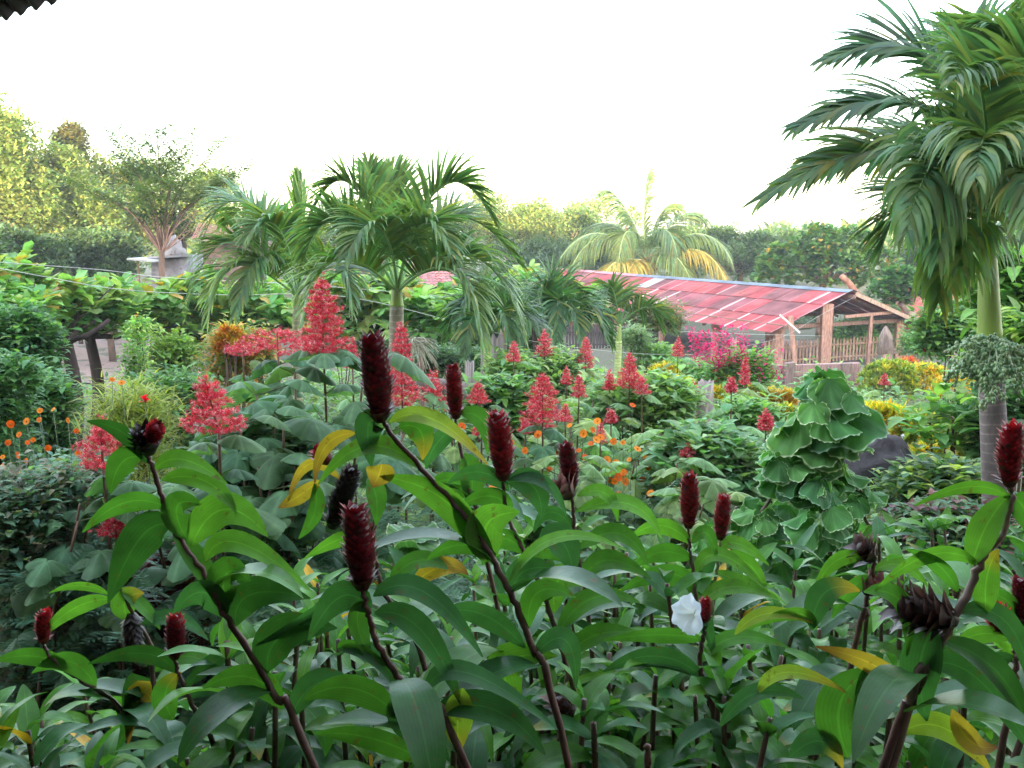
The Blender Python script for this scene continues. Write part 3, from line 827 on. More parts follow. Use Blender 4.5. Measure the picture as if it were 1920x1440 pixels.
# coconut palm behind the shed
def coconut():
    Y = 64; b = P(1212, 500, Y)
    r = thing('coconut_palm', 'tall coconut palm with long yellowing feather fronds above the shed roof', 'palm tree', (b[0], Y, G(0, Y)))
    t = MB(); tube(t, curve([(b[0] - 0.4, Y, G(0, Y)), (b[0] - 0.1, Y, -1), b], 12), np.linspace(.28, .2, 12), 10, (0.28, 0.2, 0.15)); t.build('trunk', M_trunk, r)
    C0 = (1212, 492, 0)
    YG = (0.19, 0.25, 0.075); GG = (0.13, 0.20, 0.08); OR = (0.42, 0.32, 0.07)
    spec = [
     ([C0, (1180, 470, 0), (1110, 370, -1), (1035, 510, -2)], YG), ([C0, (1150, 430, -1), (1090, 420, -2), (1060, 540, -3)], YG),
     ([C0, (1180, 420, 1), (1130, 390, 2), (1075, 450, 3)], GG), ([C0, (1200, 430, 0), (1160, 350, 0), (1135, 360, 0)], GG),
     ([C0, (1205, 420, 0), (1205, 360, 0), (1215, 325, 0)], YG), ([C0, (1222, 430, 0), (1240, 370, 0), (1262, 395, 0)], GG),
     ([C0, (1250, 420, 1), (1290, 370, 2), (1318, 415, 3)], GG), ([C0, (1260, 440, -1), (1340, 400, -2), (1375, 500, -3)], YG),
     ([C0, (1270, 470, -2), (1330, 430, -3), (1368, 545, -4)], OR), ([C0, (1235, 470, -2), (1270, 450, -3), (1300, 540, -4)], YG),
     ([C0, (1205, 485, -2), (1180, 475, -3), (1170, 545, -4)], OR), ([C0, (1190, 485, -2), (1140, 470, -3), (1125, 540, -4)], OR),
     ([C0, (1190, 430, -1), (1170, 400, -2), (1160, 490, -3)], YG), ([C0, (1230, 430, -1), (1255, 400, -2), (1270, 480, -3)], GG)]
    for p, c in spec:
        q = [P(x, y, Y + dy) for x, y, dy in p]; ml, mr = MB(), MB()
        frond(ml, mr, bez(q, 24), 2.3, 105, 0.075, 1.5, -0.3, 62, 25, c, 0.06, 0.15, 0.1, 5, 'coco', rcol=np.array(c) * 1.8 + .05)
        fo = mr.build('frond', M_shaft, r); ml.build('leaflets', M_palm, r).parent = fo
    f = MB(); n = 160
    leafarcs(f, b + rng.normal(0, .25, (n, 3)), U(0, 2 * pi, n), U(-.3, 1.2, n), U(0.5, 1.5, n), U(.5, 1.1, n), .07, vary((0.62, 0.17, 0.05), n), 'strip', 4, 0)
    f.build('flower_stalks', M_petal, r)
coconut()

# ------------------------------------------------------------------ broadleaf trees
def rand_dirs(n):
    v = rng.normal(0, 1, (n, 3)); return nrm(v)

def blob_pts(blobs, n, shell=0.55):
    """points in a set of ellipsoids, denser to the outside"""
    vol = np.array([b[3] * b[4] * b[5] for b in blobs]) ** (2 / 3); vol = vol / vol.sum()
    k = rng.choice(len(blobs), n, p=vol); B = np.array(blobs)[k]
    d = rand_dirs(n); d[:, 2] = np.where(d[:, 2] < -0.6, -d[:, 2], d[:, 2])
    rr = U(shell, 1.0, n) ** 0.6
    return B[:, :3] + d * B[:, 3:] * rr[:, None], d

def leaf_mass(mb, blobs, n, L, W, cols, prof='ovate', rows=3, shell=0.5, spread=1.2, fold=0.2, per=5, droop=0.9):
    """sprays: per leaves from each of n points"""
    n = int(n * 1.6); p, d = blob_pts(blobs, n, shell)
    p = np.repeat(p, per, axis=0) + rng.normal(0, float(L) * 0.6, (n * per, 3)); d = np.repeat(d, per, axis=0)
    m = len(p)
    L = L * np.repeat(U(.6, 1.5, n), per)
    W = W * np.repeat(U(.7, 1.3, n), per)
    size = min(float(np.array(blobs)[:, 3:].min(1).mean()), 1.5)
    p = p + np.repeat(rng.normal(0, 1, (n, 3)) * .10 * size + (rng.exponential(.16, n) * size)[:, None] * (d[::per] * .5 + np.array([0, 0, .6])), per, axis=0)
    az = np.arctan2(d[:, 1], d[:, 0]) + rng.normal(0, spread, m)
    c = np.repeat(pick(cols, n), per, axis=0)
    leafarcs(mb, p, az, U(-.2, .9, m), U(.3, droop + .3, m), L * U(.7, 1.25, m), W * U(.8, 1.2, m), vary(c, m, .3, .14), prof, rows, fold)

def branches(mb, base, top, tips, r, col):
    for t in tips:
        t = np.asarray(t, float); m = top * 0.55 + t * 0.45 + rng.normal(0, .08, 3) * np.linalg.norm(t - top)
        tube(mb, curve([top, m, t], 9), np.linspace(r * .6, r * .12, 9), 6, col)

def far_tree(px, pyc, rx, ry, Y, cols, label, n=900, L=.32, W=.13, name='leafy_tree', barkc=(0.10, 0.07, 0.055), nb=17, group=None, trunk=True, seedx=0):
    c = P(px, pyc, Y); sc = Y / FPX
    RX, RZ = rx * sc, ry * sc
    base = np.array([c[0] + U(-.3, .3), Y, G(0, Y)])
    r = thing(name, label, 'tree', base, group)
    blobs = []
    for i in range(nb):
        a = U(0, 2 * pi); k = U(.25, .78)
        z = U(-.7, .75); kk = math.sqrt(max(0.1, 1 - z * z))
        s = U(.28, .46)
        blobs.append((c[0] + cos(a) * RX * k * kk, Y + sin(a) * RX * k * kk, c[2] + z * RZ, RX * s * 1.05, RX * s, max(RZ * s * 1.1, RX * .2)))
    m = MB(); leaf_mass(m, blobs, int(n * 2.3), L * .85, W * .95, cols, 'ovate', 2, 0.2, 1.4, 0)
    t = MB(); top = np.array([c[0], Y, c[2] - RZ * .6])
    tube(t, curve([base, (base + top) / 2 + rng.normal(0, .15, 3), top], 8), np.linspace(.22, .14, 8) * RX / 2.2, 8, barkc)
    branches(t, base, top, [np.array(b[:3]) for b in blobs], .2 * RX / 2.2, barkc)
    t.build('trunk', M_bark, r); m.build('crown', M_far, r)
    return r

YL = [(0.23, 0.29, 0.085), (0.18, 0.27, 0.08), (0.28, 0.31, 0.10)]  # yellow greens with the low sunlight put into the leaf colour
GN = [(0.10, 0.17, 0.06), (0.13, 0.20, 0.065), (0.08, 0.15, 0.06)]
DN = [(0.07, 0.12, 0.055), (0.09, 0.15, 0.06)]  # dark greens with the shade put into the leaf colour
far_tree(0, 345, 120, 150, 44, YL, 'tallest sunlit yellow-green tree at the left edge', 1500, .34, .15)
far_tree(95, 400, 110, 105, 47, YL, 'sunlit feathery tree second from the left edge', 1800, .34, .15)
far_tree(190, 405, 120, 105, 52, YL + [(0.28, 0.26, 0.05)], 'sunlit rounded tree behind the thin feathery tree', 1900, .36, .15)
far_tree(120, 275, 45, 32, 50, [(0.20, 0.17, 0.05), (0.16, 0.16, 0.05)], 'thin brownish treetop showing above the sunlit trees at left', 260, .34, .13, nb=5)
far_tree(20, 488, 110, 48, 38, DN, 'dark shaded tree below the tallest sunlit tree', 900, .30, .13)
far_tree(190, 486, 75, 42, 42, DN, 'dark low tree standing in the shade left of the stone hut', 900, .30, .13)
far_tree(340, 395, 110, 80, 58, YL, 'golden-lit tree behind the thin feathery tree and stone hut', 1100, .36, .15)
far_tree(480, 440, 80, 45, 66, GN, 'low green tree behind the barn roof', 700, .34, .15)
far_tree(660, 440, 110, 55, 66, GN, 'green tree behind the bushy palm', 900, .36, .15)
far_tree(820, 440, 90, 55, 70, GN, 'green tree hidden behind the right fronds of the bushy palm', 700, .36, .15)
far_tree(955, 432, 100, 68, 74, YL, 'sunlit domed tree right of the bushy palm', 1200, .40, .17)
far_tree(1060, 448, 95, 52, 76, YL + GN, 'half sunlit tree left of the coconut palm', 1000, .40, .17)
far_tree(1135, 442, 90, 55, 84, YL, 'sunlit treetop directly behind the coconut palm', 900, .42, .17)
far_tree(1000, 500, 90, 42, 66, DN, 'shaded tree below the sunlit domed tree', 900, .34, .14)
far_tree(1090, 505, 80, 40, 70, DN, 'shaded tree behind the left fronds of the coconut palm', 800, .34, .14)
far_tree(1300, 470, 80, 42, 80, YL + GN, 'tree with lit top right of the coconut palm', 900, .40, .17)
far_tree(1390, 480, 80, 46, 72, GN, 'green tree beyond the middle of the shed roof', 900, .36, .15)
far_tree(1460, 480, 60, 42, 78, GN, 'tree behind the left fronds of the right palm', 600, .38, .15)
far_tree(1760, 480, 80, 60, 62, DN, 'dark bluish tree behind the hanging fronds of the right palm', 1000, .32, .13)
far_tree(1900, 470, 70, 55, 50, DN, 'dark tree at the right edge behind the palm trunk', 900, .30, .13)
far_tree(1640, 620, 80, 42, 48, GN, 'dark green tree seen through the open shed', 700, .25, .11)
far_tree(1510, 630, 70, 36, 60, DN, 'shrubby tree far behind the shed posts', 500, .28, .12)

# sparse feathery tree in front of the sunlit ones
def feather_tree():
    Y = 29; b = np.array([P(303, 560, Y)[0], Y, G(0, Y)])
    r = thing('feathery_tree', 'thin many-stemmed feathery tree rising beside the stone hut', 'tree', b)
    BK = (0.20, 0.125, 0.095)
    t = MB(); fork = P(303, 468, Y)
    tube(t, curve([b, P(304, 540, Y), fork], 10), np.linspace(.10, .085, 10), 8, BK)
    tips = [(215, 255, .5), (258, 275, 0), (295, 250, -.5), (350, 258, .4), (400, 280, -.3), (455, 320, 0), (430, 330, 1), (350, 330, -1), (240, 330, .6), (140, 345, -.4), (200, 370, 1.0),
            (300, 320, .8), (395, 350, .9), (275, 360, -.9), (330, 300, 0), (230, 300, 1.0)]
    f = MB()
    for x, y, dy in tips:
        tip = P(x, y, Y + dy * 1.6)
        m = P(303 + (x - 303) * .35, 468 + (y - 468) * .5 - 6, Y + dy * .6)
        c = curve([fork, m, tip], 20); tube(t, c, np.linspace(.028, .008, 20), 5, BK)
        for i in range(10, 20):
            n = 4 if i < 14 else 7
            p = np.repeat(c[i][None], n, 0) + rng.normal(0, .05, (n, 3))
            T = nrm(c[i] - c[i - 1]); azb = math.atan2(T[1], T[0])
            az = U(0, 2 * pi, n); el = U(-.1, .9, n); L = U(.5, .85, n)
            # each compound leaf: small leaflets along a fine axis
            for k in range(n):
                d = np.array([cos(el[k]) * cos(az[k]), cos(el[k]) * sin(az[k]), sin(el[k])]); d = nrm(d + T * .7)
                q = 9; s = np.linspace(.15, 1, q)
                pp = p[k] + np.outer(s * L[k], d) + np.outer(s ** 2 * -.12, (0, 0, 1)); pp = np.repeat(pp, 2, 0)
                a = math.atan2(d[1], d[0]) + np.tile([1.1, -1.1], q)
                colr = (0.10, 0.18, 0.085) if y < 320 and x < 320 else (0.17, 0.235, 0.075)
                leafarcs(f, pp, a, U(-.3, .5, 2 * q), .4, U(.13, .22, 2 * q), .06, vary(colr, 2 * q, .3), 'ovate', 2, 0)
    # dense tuft at the fork
    leaf_mass(f, [(fork[0] - .1, Y, P(0, 410, Y)[2],   .5, .5, .25)], 40, .2, .09, [(0.045, .09, .035)], 'ovate', 2, .2)
    # bare twigs
    for _ in range(14):
        e = fork + np.array([U(-.9, 1.2), U(-.6, .6), U(.5, 1.3)])
        tube(t, curve([fork - (0, 0, .1), (fork + e) / 2 + rng.normal(0, .06, 3), e], 7), np.linspace(.028, .006, 7), 4, (0.42, .26, .22))
    t.build('trunk', M_bark, r); f.build('crown', M_far, r)
feather_tree()

# sea almond trees: rosettes of big obovate leaves
ALM = [(0.19, 0.34, 0.10), (0.24, 0.39, 0.11), (0.13, 0.27, 0.08), (0.29, 0.37, 0.12)]
def rosettes(mb, pts, L, W, cols, k=8, yellow=0.05):
    n = len(pts); p = np.repeat(pts, k, axis=0); m = len(p)
    az = np.tile(np.arange(k) * 2 * pi / k, n) + np.repeat(U(0, 6.28, n), k) + U(-.25, .25, m)
    c = vary(np.repeat(pick(cols, n), k, axis=0), m, .22, .14)
    y = U(0, 1, m) < yellow; c[y] = vary((0.42, .26, .05), int(y.sum()), .2)
    el = np.where(np.arange(m) % k < 3, U(.7, 1.3, m), U(-.1, .75, m))
    leafarcs(mb, p, az, el, U(.4, 1.3, m), L * U(.7, 1.15, m), W * U(.85, 1.15, m), c, 'obov', 5, .18, wave=.12)
def almond(px0, px1, pyt, pyb, Y, n, label, L=.25, W=.14, depth=1.6, trunkx=None, hang=6, cols=ALM, k=8):
    a = P(px0, pyt, Y); b = P(px1, pyb, Y)
    tx = P(trunkx if trunkx else (px0 + px1) / 2, pyb, Y)[0]
    base = np.array([tx, Y, G(0, Y)]); r = thing('sea_almond_tree', label, 'tree', base)
    top = np.array([tx, Y, b[2] - .02]); t = MB()
    tube(t, curve([base, base * .5 + top * .5 + np.array([.12, 0, 0]), top], 8), np.linspace(.12, .09, 8), 8, (0.07, .045, .04))
    n2 = int(n * .8); xs = U(a[0], b[0], n2); ys = Y + U(-depth, depth, n2)
    lump = .80 + .22 * np.sin(xs * 2.3 + 1) + .14 * np.sin(xs * 5.1 + ys)
    h = (a[2] - b[2])
    zs = b[2] + h * np.clip(U(.0, 1, n2) ** .6, 0, 1) * lump
    pts = np.stack([xs, ys, zs], 1)
    m = MB(); rosettes(m, pts, L * 1.25, W * 1.25, cols, k)
    pc = np.linspace(a[0], b[0], 9)
    for i, x in enumerate(pc):
        e = np.array([x, Y + U(-depth, depth) * .6, b[2] + h * U(.1, .6)])
        c = curve([top - (0, 0, .1), (top + e) / 2 + np.array([0, 0, U(-.15, .05)]), e], 9)
        tube(t, c, np.linspace(.055, .018, 9), 6, (0.06, .04, .035))
        for j in range(4):
            e2 = c[5] + np.array([U(-.5, .5), U(-.6, .6), U(.1, .5)]); tube(t, curve([c[4], (c[4] + e2) / 2, e2], 4), [.02, .015, .012, .008], 5, (0.06, .04, .035))
    t.build('trunk', M_bark, r); m.build('crown', M_leaf, r)
almond(-80, 170, 505, 620, 14.5, 330, 'flat-topped broad-leaved tree at the left edge with big lime-green leaves', trunkx=120)
almond(120, 360, 520, 618, 17, 300, 'low flat-topped tree over the dirt yard, its dark bough drooping to the left', .25, .14, trunkx=165)
almond(330, 570, 530, 640, 18.5, 300, 'low broad-leaved tree behind the left palm', .25, .14, trunkx=470)
almond(570, 900, 515, 620, 18, 380, 'low broad-leaved tree behind the pale palm trunk', .25, .14, trunkx=700)
almond(900, 1120, 515, 600, 24, 260, 'broad-leaved tree behind the short palms left of the red roof', .26, .14, trunkx=1000)
def bough():
    o = P(128, 638, 13.5); r = MB()
    tube(r, curve([P(96, 780, 14), P(104, 710, 13.9), P(112, 665, 13.7), P(136, 638, 13.6), P(165, 628, 13.6), P(205, 600, 13.8)], 16), np.linspace(.06, .03, 16), 8, (0.045, .03, .028))
    tube(r, curve([P(112, 665, 13.7), P(108, 630, 13.8), P(120, 600, 14)], 8), np.linspace(.04, .025, 8), 7, (0.045, .03, .028))
    tag(r.build('bent_tree', M_bark, loc=P(96, 780, 14)), 'dark crooked leaning trunk under the big-leaved trees at the left', 'tree trunk')
bough()
# round big-leaved tree behind the shed, right
def round_almond():
    Y = 54; c = P(1545, 490, Y); base = np.array([c[0], Y, G(0, Y)])
    r = thing('sea_almond_tree', 'rounded bright green big-leaved tree behind the right end of the red roof', 'tree', base)
    blobs = [(P(x, y, Y)[0], Y + dy, P(x, y, Y)[2], s, s, s * .8) for x, y, dy, s in ((1480, 500, 0, 1.6), (1540, 470, 0, 1.7), (1600, 475, .5, 1.7), (1640, 505, 0, 1.4), (1560, 510, -.8, 1.6), (1450, 520, -.3, 1.2), (1680, 530, 0, 1.0))]
    p, d = blob_pts(blobs, 900, .6); m = MB(); rosettes(m, p, .42, .22, [(0.09, .20, .05), (0.07, .15, .04), (0.13, .22, .05)], 7, .05)
    t = MB(); top = c - (0, 0, 1.2); tube(t, curve([base, (base + top) / 2, top], 6), np.linspace(.3, .2, 6), 8, (0.2, .13, .1)); branches(t, base, top, [b[:3] for b in blobs], .22, (0.2, .13, .1))
    t.build('trunk', M_bark, r); m.build('crown', M_leaf, r)
round_almond()
def leaning_tree():
    Y = 42; b = P(1736, 662, Y); r = thing('leaning_tree', 'grey leaning tree with a small round crown in front of the red-walled house', 'tree', b)
    t = MB(); tube(t, curve([(b[0], Y, G(0, Y)), b, P(1722, 625, Y), P(1708, 590, Y), P(1690, 565, Y)], 16), np.linspace(.26, .2, 16), 9, (0.34, .25, .22))
    tube(t, curve([P(1700, 578, Y), P(1688, 545, Y), P(1660, 530, Y)], 8), np.linspace(.16, .06, 8), 7, (0.34, .22, .18))
    tube(t, curve([P(1700, 575, Y), P(1712, 555, Y), P(1705, 530, Y)], 8), np.linspace(.16, .06, 8), 7, (0.34, .25, .22))
    tube(t, curve([P(1609, 560, Y + 1), P(1595, 535, Y + 1), P(1577, 517, Y + 1)], 8), np.linspace(.16, .12, 8), 7, (0.40, .20, .13))
    m = MB(); blobs = [(*P(x, y, Y), s, s, s * .7) for x, y, s in ((1660, 545, .8), (1690, 530, .9), (1715, 548, .8), (1680, 562, .6))]
    p, d = blob_pts(blobs, 330, .4); rosettes(m, p, .28, .16, [(0.06, .16, .04), (0.09, .20, .05)], 7, .01)
    t.build('trunk', M_bark, r); m.build('crown', M_leaf, r)
leaning_tree()

# ------------------------------------------------------------------ overhead wires
def wire(pts, label, r=0.004, group=None):
    m = MB(); c = curve(pts, 40); tube(m, c, r, 5, (0.55, 0.52, 0.48), cap=False)
    tag(m.build('wire', M_wire, loc=c[0]), label, 'wire', group)
wire([P(-60, 488, 11), P(180, 505, 12), P(330, 522, 13), P(560, 533, 15), P(860, 560, 18), P(1000, 590, 20), P(1160, 612, 21), P(1330, 624, 24), P(1545, 630, 30)], 'upper pale wire strung from the left edge to the shed')
wire([P(-60, 492, 10), P(90, 520, 11), P(230, 543, 12), P(420, 553, 13), P(640, 555, 14), P(860, 605, 15), P(1000, 640, 16), P(1180, 662, 18), P(1300, 665, 19)], 'lower pale wire sagging across the garden below the other')
wire([P(1395, 650, 36), P(1470, 630, 36.5), P(1540, 590, 38), P(1600, 558, 39.6)], 'wire looping up to the gable of the red-roofed shed')

# ------------------------------------------------------------------ weathered posts, stumps and rocks in the garden
def stump(px0, px1, pt, pb, Y, label, col=(0.36, 0.29, 0.27), name='tree_stump'):
    a = P(px0, pb, Y); b = P(px1, pb, Y); w = (b[0] - a[0]) / 2; c = (a + b) / 2; zb = G(0, Y); zt = P(px0, pt, Y)[2]
    m = MB(); n = 22; K = 10; V = []; q = []
    ph = U(0, 6, 5)
    th = np.linspace(0, 2 * pi, n, endpoint=False)
    for k in range(K):
        f = k / (K - 1); rr = w * (1.12 - .22 * f) * (1 + .10 * np.sin(th * 5 + ph[0]) + .08 * np.sin(th * 9 + ph[1] + f) + .05 * np.sin(th * 13 + f * 3))
        z = zb + (zt - zb) * f
        zz = z + (0 if k < K - 1 else 1) * (w * .9 * np.abs(np.sin(th * 2.5 + ph[2])) + U(0, .3, n) * w)
        V.append(np.stack([c[0] + rr * np.cos(th), Y + rr * np.sin(th) * .8, np.broadcast_to(zz, n)], 1))
    for k in range(K - 1):
        for j in range(n):
            q.append((k * n + j, k * n + (j + 1) % n, (k + 1) * n + (j + 1) % n, (k + 1) * n + j))
    V.append(np.array([[c[0], Y, zt - w * .4]])); t = [((K - 1) * n + j, (K - 1) * n + (j + 1) % n, K * n) for j in range(n)]
    V = np.concatenate(V); m.raw(V, vary(col, len(V), .35, .05), None, q, t)
    return tag(m.build(name, M_bark, loc=(c[0], Y, zb)), label, 'stump' if 'stump' in name else 'post')
stump(921, 949, 640, 760, 12.5, 'thick splintered grey stump right beside the short palm')
stump(1304, 1334, 728, 850, 13, 'pale ragged stump standing among yellow crotons')
stump(872, 890, 685, 800, 10.5, 'slim leaning weathered stump behind the second dark ginger spike')
stump(902, 913, 625, 760, 14, 'narrow upright post left of the short palm trunk', name='fence_post')
stump(938, 950, 612, 760, 14, 'brown round post topping out above the thick stump', (0.30, .2, .17), name='fence_post')
stump(786, 796, 620, 760, 17, 'reddish post under the low broad-leaved trees', (0.3, .18, .15), name='fence_post')
stump(1816, 1826, 872, 990, 7.5, 'short pale post left of the ringed palm trunk', (0.5, .42, .34), name='fence_post')
stump(1366, 1378, 640, 760, 25, 'slender brown post at the left end of the plank wall', (0.34, .2, .17), name='fence_post')
def log(a, b, r, label, col=(0.20, .15, .13)):
    m = MB(); a = np.array(a); b = np.array(b); c = curve([a, a * .6 + b * .4 + (0, 0, r * .2), b], 10)
    tube(m, c, r * (1 + U(-.12, .12, 10)), 10, col); tag(m.build('fallen_log', M_bark, loc=a), label, 'log')
log(P(745, 715, 11.5), P(905, 738, 11), .09, 'dark log lying behind the tall red spire and dark ginger spike')
log(P(1275, 830, 9), P(1345, 815, 9.4), .06, 'short dark log among the leaves below the pale stump', (0.12, .09, .08))
def rock(px, py, Y, s, label, col=(0.07, .06, .065)):
    c = P(px, py, Y); T = sphere_t(18, 26); d = T['v'].copy(); n = 1 + .12 * np.sin(d[:, 0] * 5 + 1) + .1 * np.sin(d[:, 1] * 7 + d[:, 2] * 4) + .05 * np.sin(d[:, 2] * 15 + d[:, 0] * 11)
    m = MB(); m.raw(c + d * n[:, None] * np.array(s), col, None, T['q']); tag(m.build('boulder', M_rock, loc=(c[0], Y, c[2] - s[2])), label, 'boulder')
rock(1650, 880, 6.5, (.24, .22, .2), 'dark rounded boulder beside the white-edged shrub')
rock(1035, 680, 19, (.5, .4, .22), 'grey rock lying in front of the black picket fence', (.2, .16, .16))

# wooden box at lower left
def crate():
    Y = 4.3; b = P(300, 1180, Y); r = thing('planter_box', 'dark red wooden planter box half hidden by leaves at the lower left', 'planter', (b[0], b[1], 0))
    RC = (0.13, .03, .025); z1 = P(300, 1092, Y)[2]; z0 = z1 - .33
    x0 = P(236, 1100, Y)[0]; x1 = P(372, 1100, Y)[0]
    for yy, nm in ((Y, 'front_side'), (Y + .45, 'back_side')):
        m = MB()
        for i in range(6):
            xx = x0 + (x1 - x0) * (i + .5) / 6; box(m, (xx, yy, (z0 + z1) / 2), ((x1 - x0) / 6.3, .02, z1 - z0), None, np.array(RC) * U(.8, 1.3))
        m.build(nm, M_wood, r, smooth=False)
    for xx in (x0, x1):
        m = MB(); box(m, (xx, Y + .22, (z0 + z1) / 2), (.02, .45, z1 - z0), None, RC); m.build('end_side', M_wood, r, smooth=False)
    for yy in (Y - .02, Y + .47):
        m = MB(); beam(m, (x0 - .04, yy, z1 + .015), (x1 + .06, yy, z1 + .03), .06, .03, (0.2, .07, .05)); m.build('rim', M_wood, r, smooth=False)
    for xx in (x0 + .03, x1 - .03):
        for yy in (Y + .03, Y + .42):
            m = MB(); beam(m, (xx, yy, 0), (xx, yy, z0), .05, .05, RC); m.build('leg', M_wood, r, smooth=False)
crate()

# ------------------------------------------------------------------ grass and ground cover (stuff)
def pathmask(x, y):
    """True where the bare dirt yard is"""
    px = 960 + x / y * FPX
    py = 435 + (EYE - GZ(y)) / y * FPX
    e = 14 * np.sin(py * .15 + x)
    yard = (px > 128 + e) & (px < 238 + e * .7) & (py > 600) & (py < 716)
    strip2 = (px > 200) & (px < 430) & (py > 690 + .3 * e) & (py < 716 + e * .3)
    bed = (px > 150) & (px < 470) & (py > 1130 + e) & (py < 1330 + e)
    return yard | strip2 | (py < 612) & (px < 360) | bed
def field(n, x0, x1, y0, y1, dens=None):
    y = y0 * (y1 / y0) ** U(0, 1, n); px = U(x0, x1, n); x = (px - 960) / FPX * y
    k = ~pathmask(x, y); return np.stack([x[k], y[k], GZ(y[k])], 1)
def grass(name, n, x0, x1, y0, y1, h, w, cols, label_kind='grass'):
    p = field(n, x0, x1, y0, y1); m = MB(); k = len(p); s = np.clip(p[:, 1] / 12, .8, 2.0)
    leafarcs(m, p, U(0, 6.28, k), U(.9, 1.5, k), U(.2, 1.3, k), h * U(.5, 1.3, k), w * s, vary(pick(cols, k), k, .3, .15), 'blade', 3, 0)
    tag(m.build(name, M_leaf), kind='stuff', cat='grass', label=label_kind)
grass('grass', 16000, -100, 2020, 4.0, 40, .22, .012, [(0.06, .12, .04), (0.09, .14, .04), (0.12, .15, .06)], 'rough grass between the garden beds')
grass('tall_grass', 7000, -60, 640, 5.2, 10, .8, .012, [(0.16, .20, .05), (0.10, .16, .05), (0.22, .22, .07)], 'tall yellowish grass among the flowers at the left')
grass('dry_grass', 7000, 1560, 1860, 8.5, 22, .45, .012, [(0.20, .22, .12), (0.12, .17, .07), (0.25, .23, .15)], 'pale dry grass between the two croton rows')
def cover(name, n, x0, x1, y0, y1, hmax, L, W, cols, label, prof='ovate', power=.7, mat=None):
    p = field(n, x0, x1, y0, y1); k = len(p)
    bump = .55 + .3 * np.sin(p[:, 0] * 2.1 + p[:, 1] * 1.3) + .25 * np.sin(p[:, 0] * .9 - p[:, 1] * 2.2 + 2)
    hh = hmax * np.clip(bump, .15, 1.2) * (.55 + .45 * np.clip(1 - (p[:, 1] - 6) / 40, 0, 1))
    p = p + np.stack([U(-.1, .1, k), U(-.1, .1, k), U(0, 1, k) ** power * hh], 1)
    s = np.clip(p[:, 1] / 11, .75, 2.4); m = MB()
    leafarcs(m, p, U(0, 6.28, k), U(-.2, 1.0, k), U(.2, 1.2, k), L * U(.6, 1.3, k) * s, W * U(.7, 1.2, k) * s, vary(pick(cols, k), k, .32, .16), prof, 3, .2)
    tag(m.build(name, mat or M_leaf), kind='stuff', cat='plants', label=label)
MG = [(0.11, .23, .08), (0.15, .28, .09), (0.19, .29, .10), (0.08, .18, .07), (0.24, .32, .09)]
cover('ground_cover', 24000, -80, 2000, 5.2, 36, .62, .085, .038, MG, 'low mixed green plants filling the beds')
cover('undergrowth', 15000, 560, 1700, 6.0, 34, 1.05, .11, .06, [(0.13, .26, .09), (0.20, .32, .12), (0.17, .29, .10)], 'leafy undergrowth in the middle beds')
cover('left_undergrowth', 12000, -80, 620, 4.6, 11, .95, .09, .04, [(0.07, .16, .07), (0.10, .19, .07), (0.05, .12, .06)], 'leafy undergrowth filling the left beds')
def ferns(name, n, x0, x1, y0, y1, z0, z1, cols, label, L=.22):
    p = field(n, x0, x1, y0, y1); k = len(p); p = p + np.stack([U(-.1, .1, k), U(-.1, .1, k), U(z0, z1, k)], 1); m = MB(); q = 11
    az = U(0, 6.28, k); el = U(.1, 1.2, k); s = np.linspace(.1, 1, q)
    d = np.stack([np.cos(el) * np.cos(az), np.cos(el) * np.sin(az), np.sin(el)], 1); LL = L * U(.7, 1.3, k)
    pp = p[:, None] + d[:, None] * (s[None] * LL[:, None])[..., None]; pp[..., 2] -= .25 * s ** 2 * LL[:, None]
    pp = np.repeat(pp.reshape(-1, 3), 2, 0); aa = np.repeat(az, 2 * q) + np.tile([1.15, -1.15], k * q)
    ll = np.repeat(np.tile(np.sin(pi * (s * .85 + .1)), k), 2) * np.repeat(LL, 2 * q) * .3
    leafarcs(m, pp, aa, U(-.1, .4, len(pp)), .3, ll, ll * .26 + .002, vary(np.repeat(pick(cols, k), 2 * q, 0), len(pp), .2), 'lance', 2, 0)
    tag(m.build(name, M_leaf), kind='stuff', cat='plants', label=label)
ferns('ferny_foliage', 1500, -60, 520, 3.9, 7.5, .3, 1.25, [(0.045, .115, .07), (0.06, .14, .07), (0.05, .10, .05)], 'fine ferny foliage of the orange flowers at the left')
ferns('cosmos_foliage', 1300, 960, 1420, 6.5, 10.5, .2, .95, [(0.06, .15, .06), (0.08, .17, .06)], 'fine ferny foliage of the orange flowers in the middle')
ferns('fern_undergrowth', 900, 500, 1050, 4.0, 6.5, .2, 1.1, [(0.05, .13, .06), (0.06, .15, .07)], 'ferny undergrowth behind the foreground leaves')

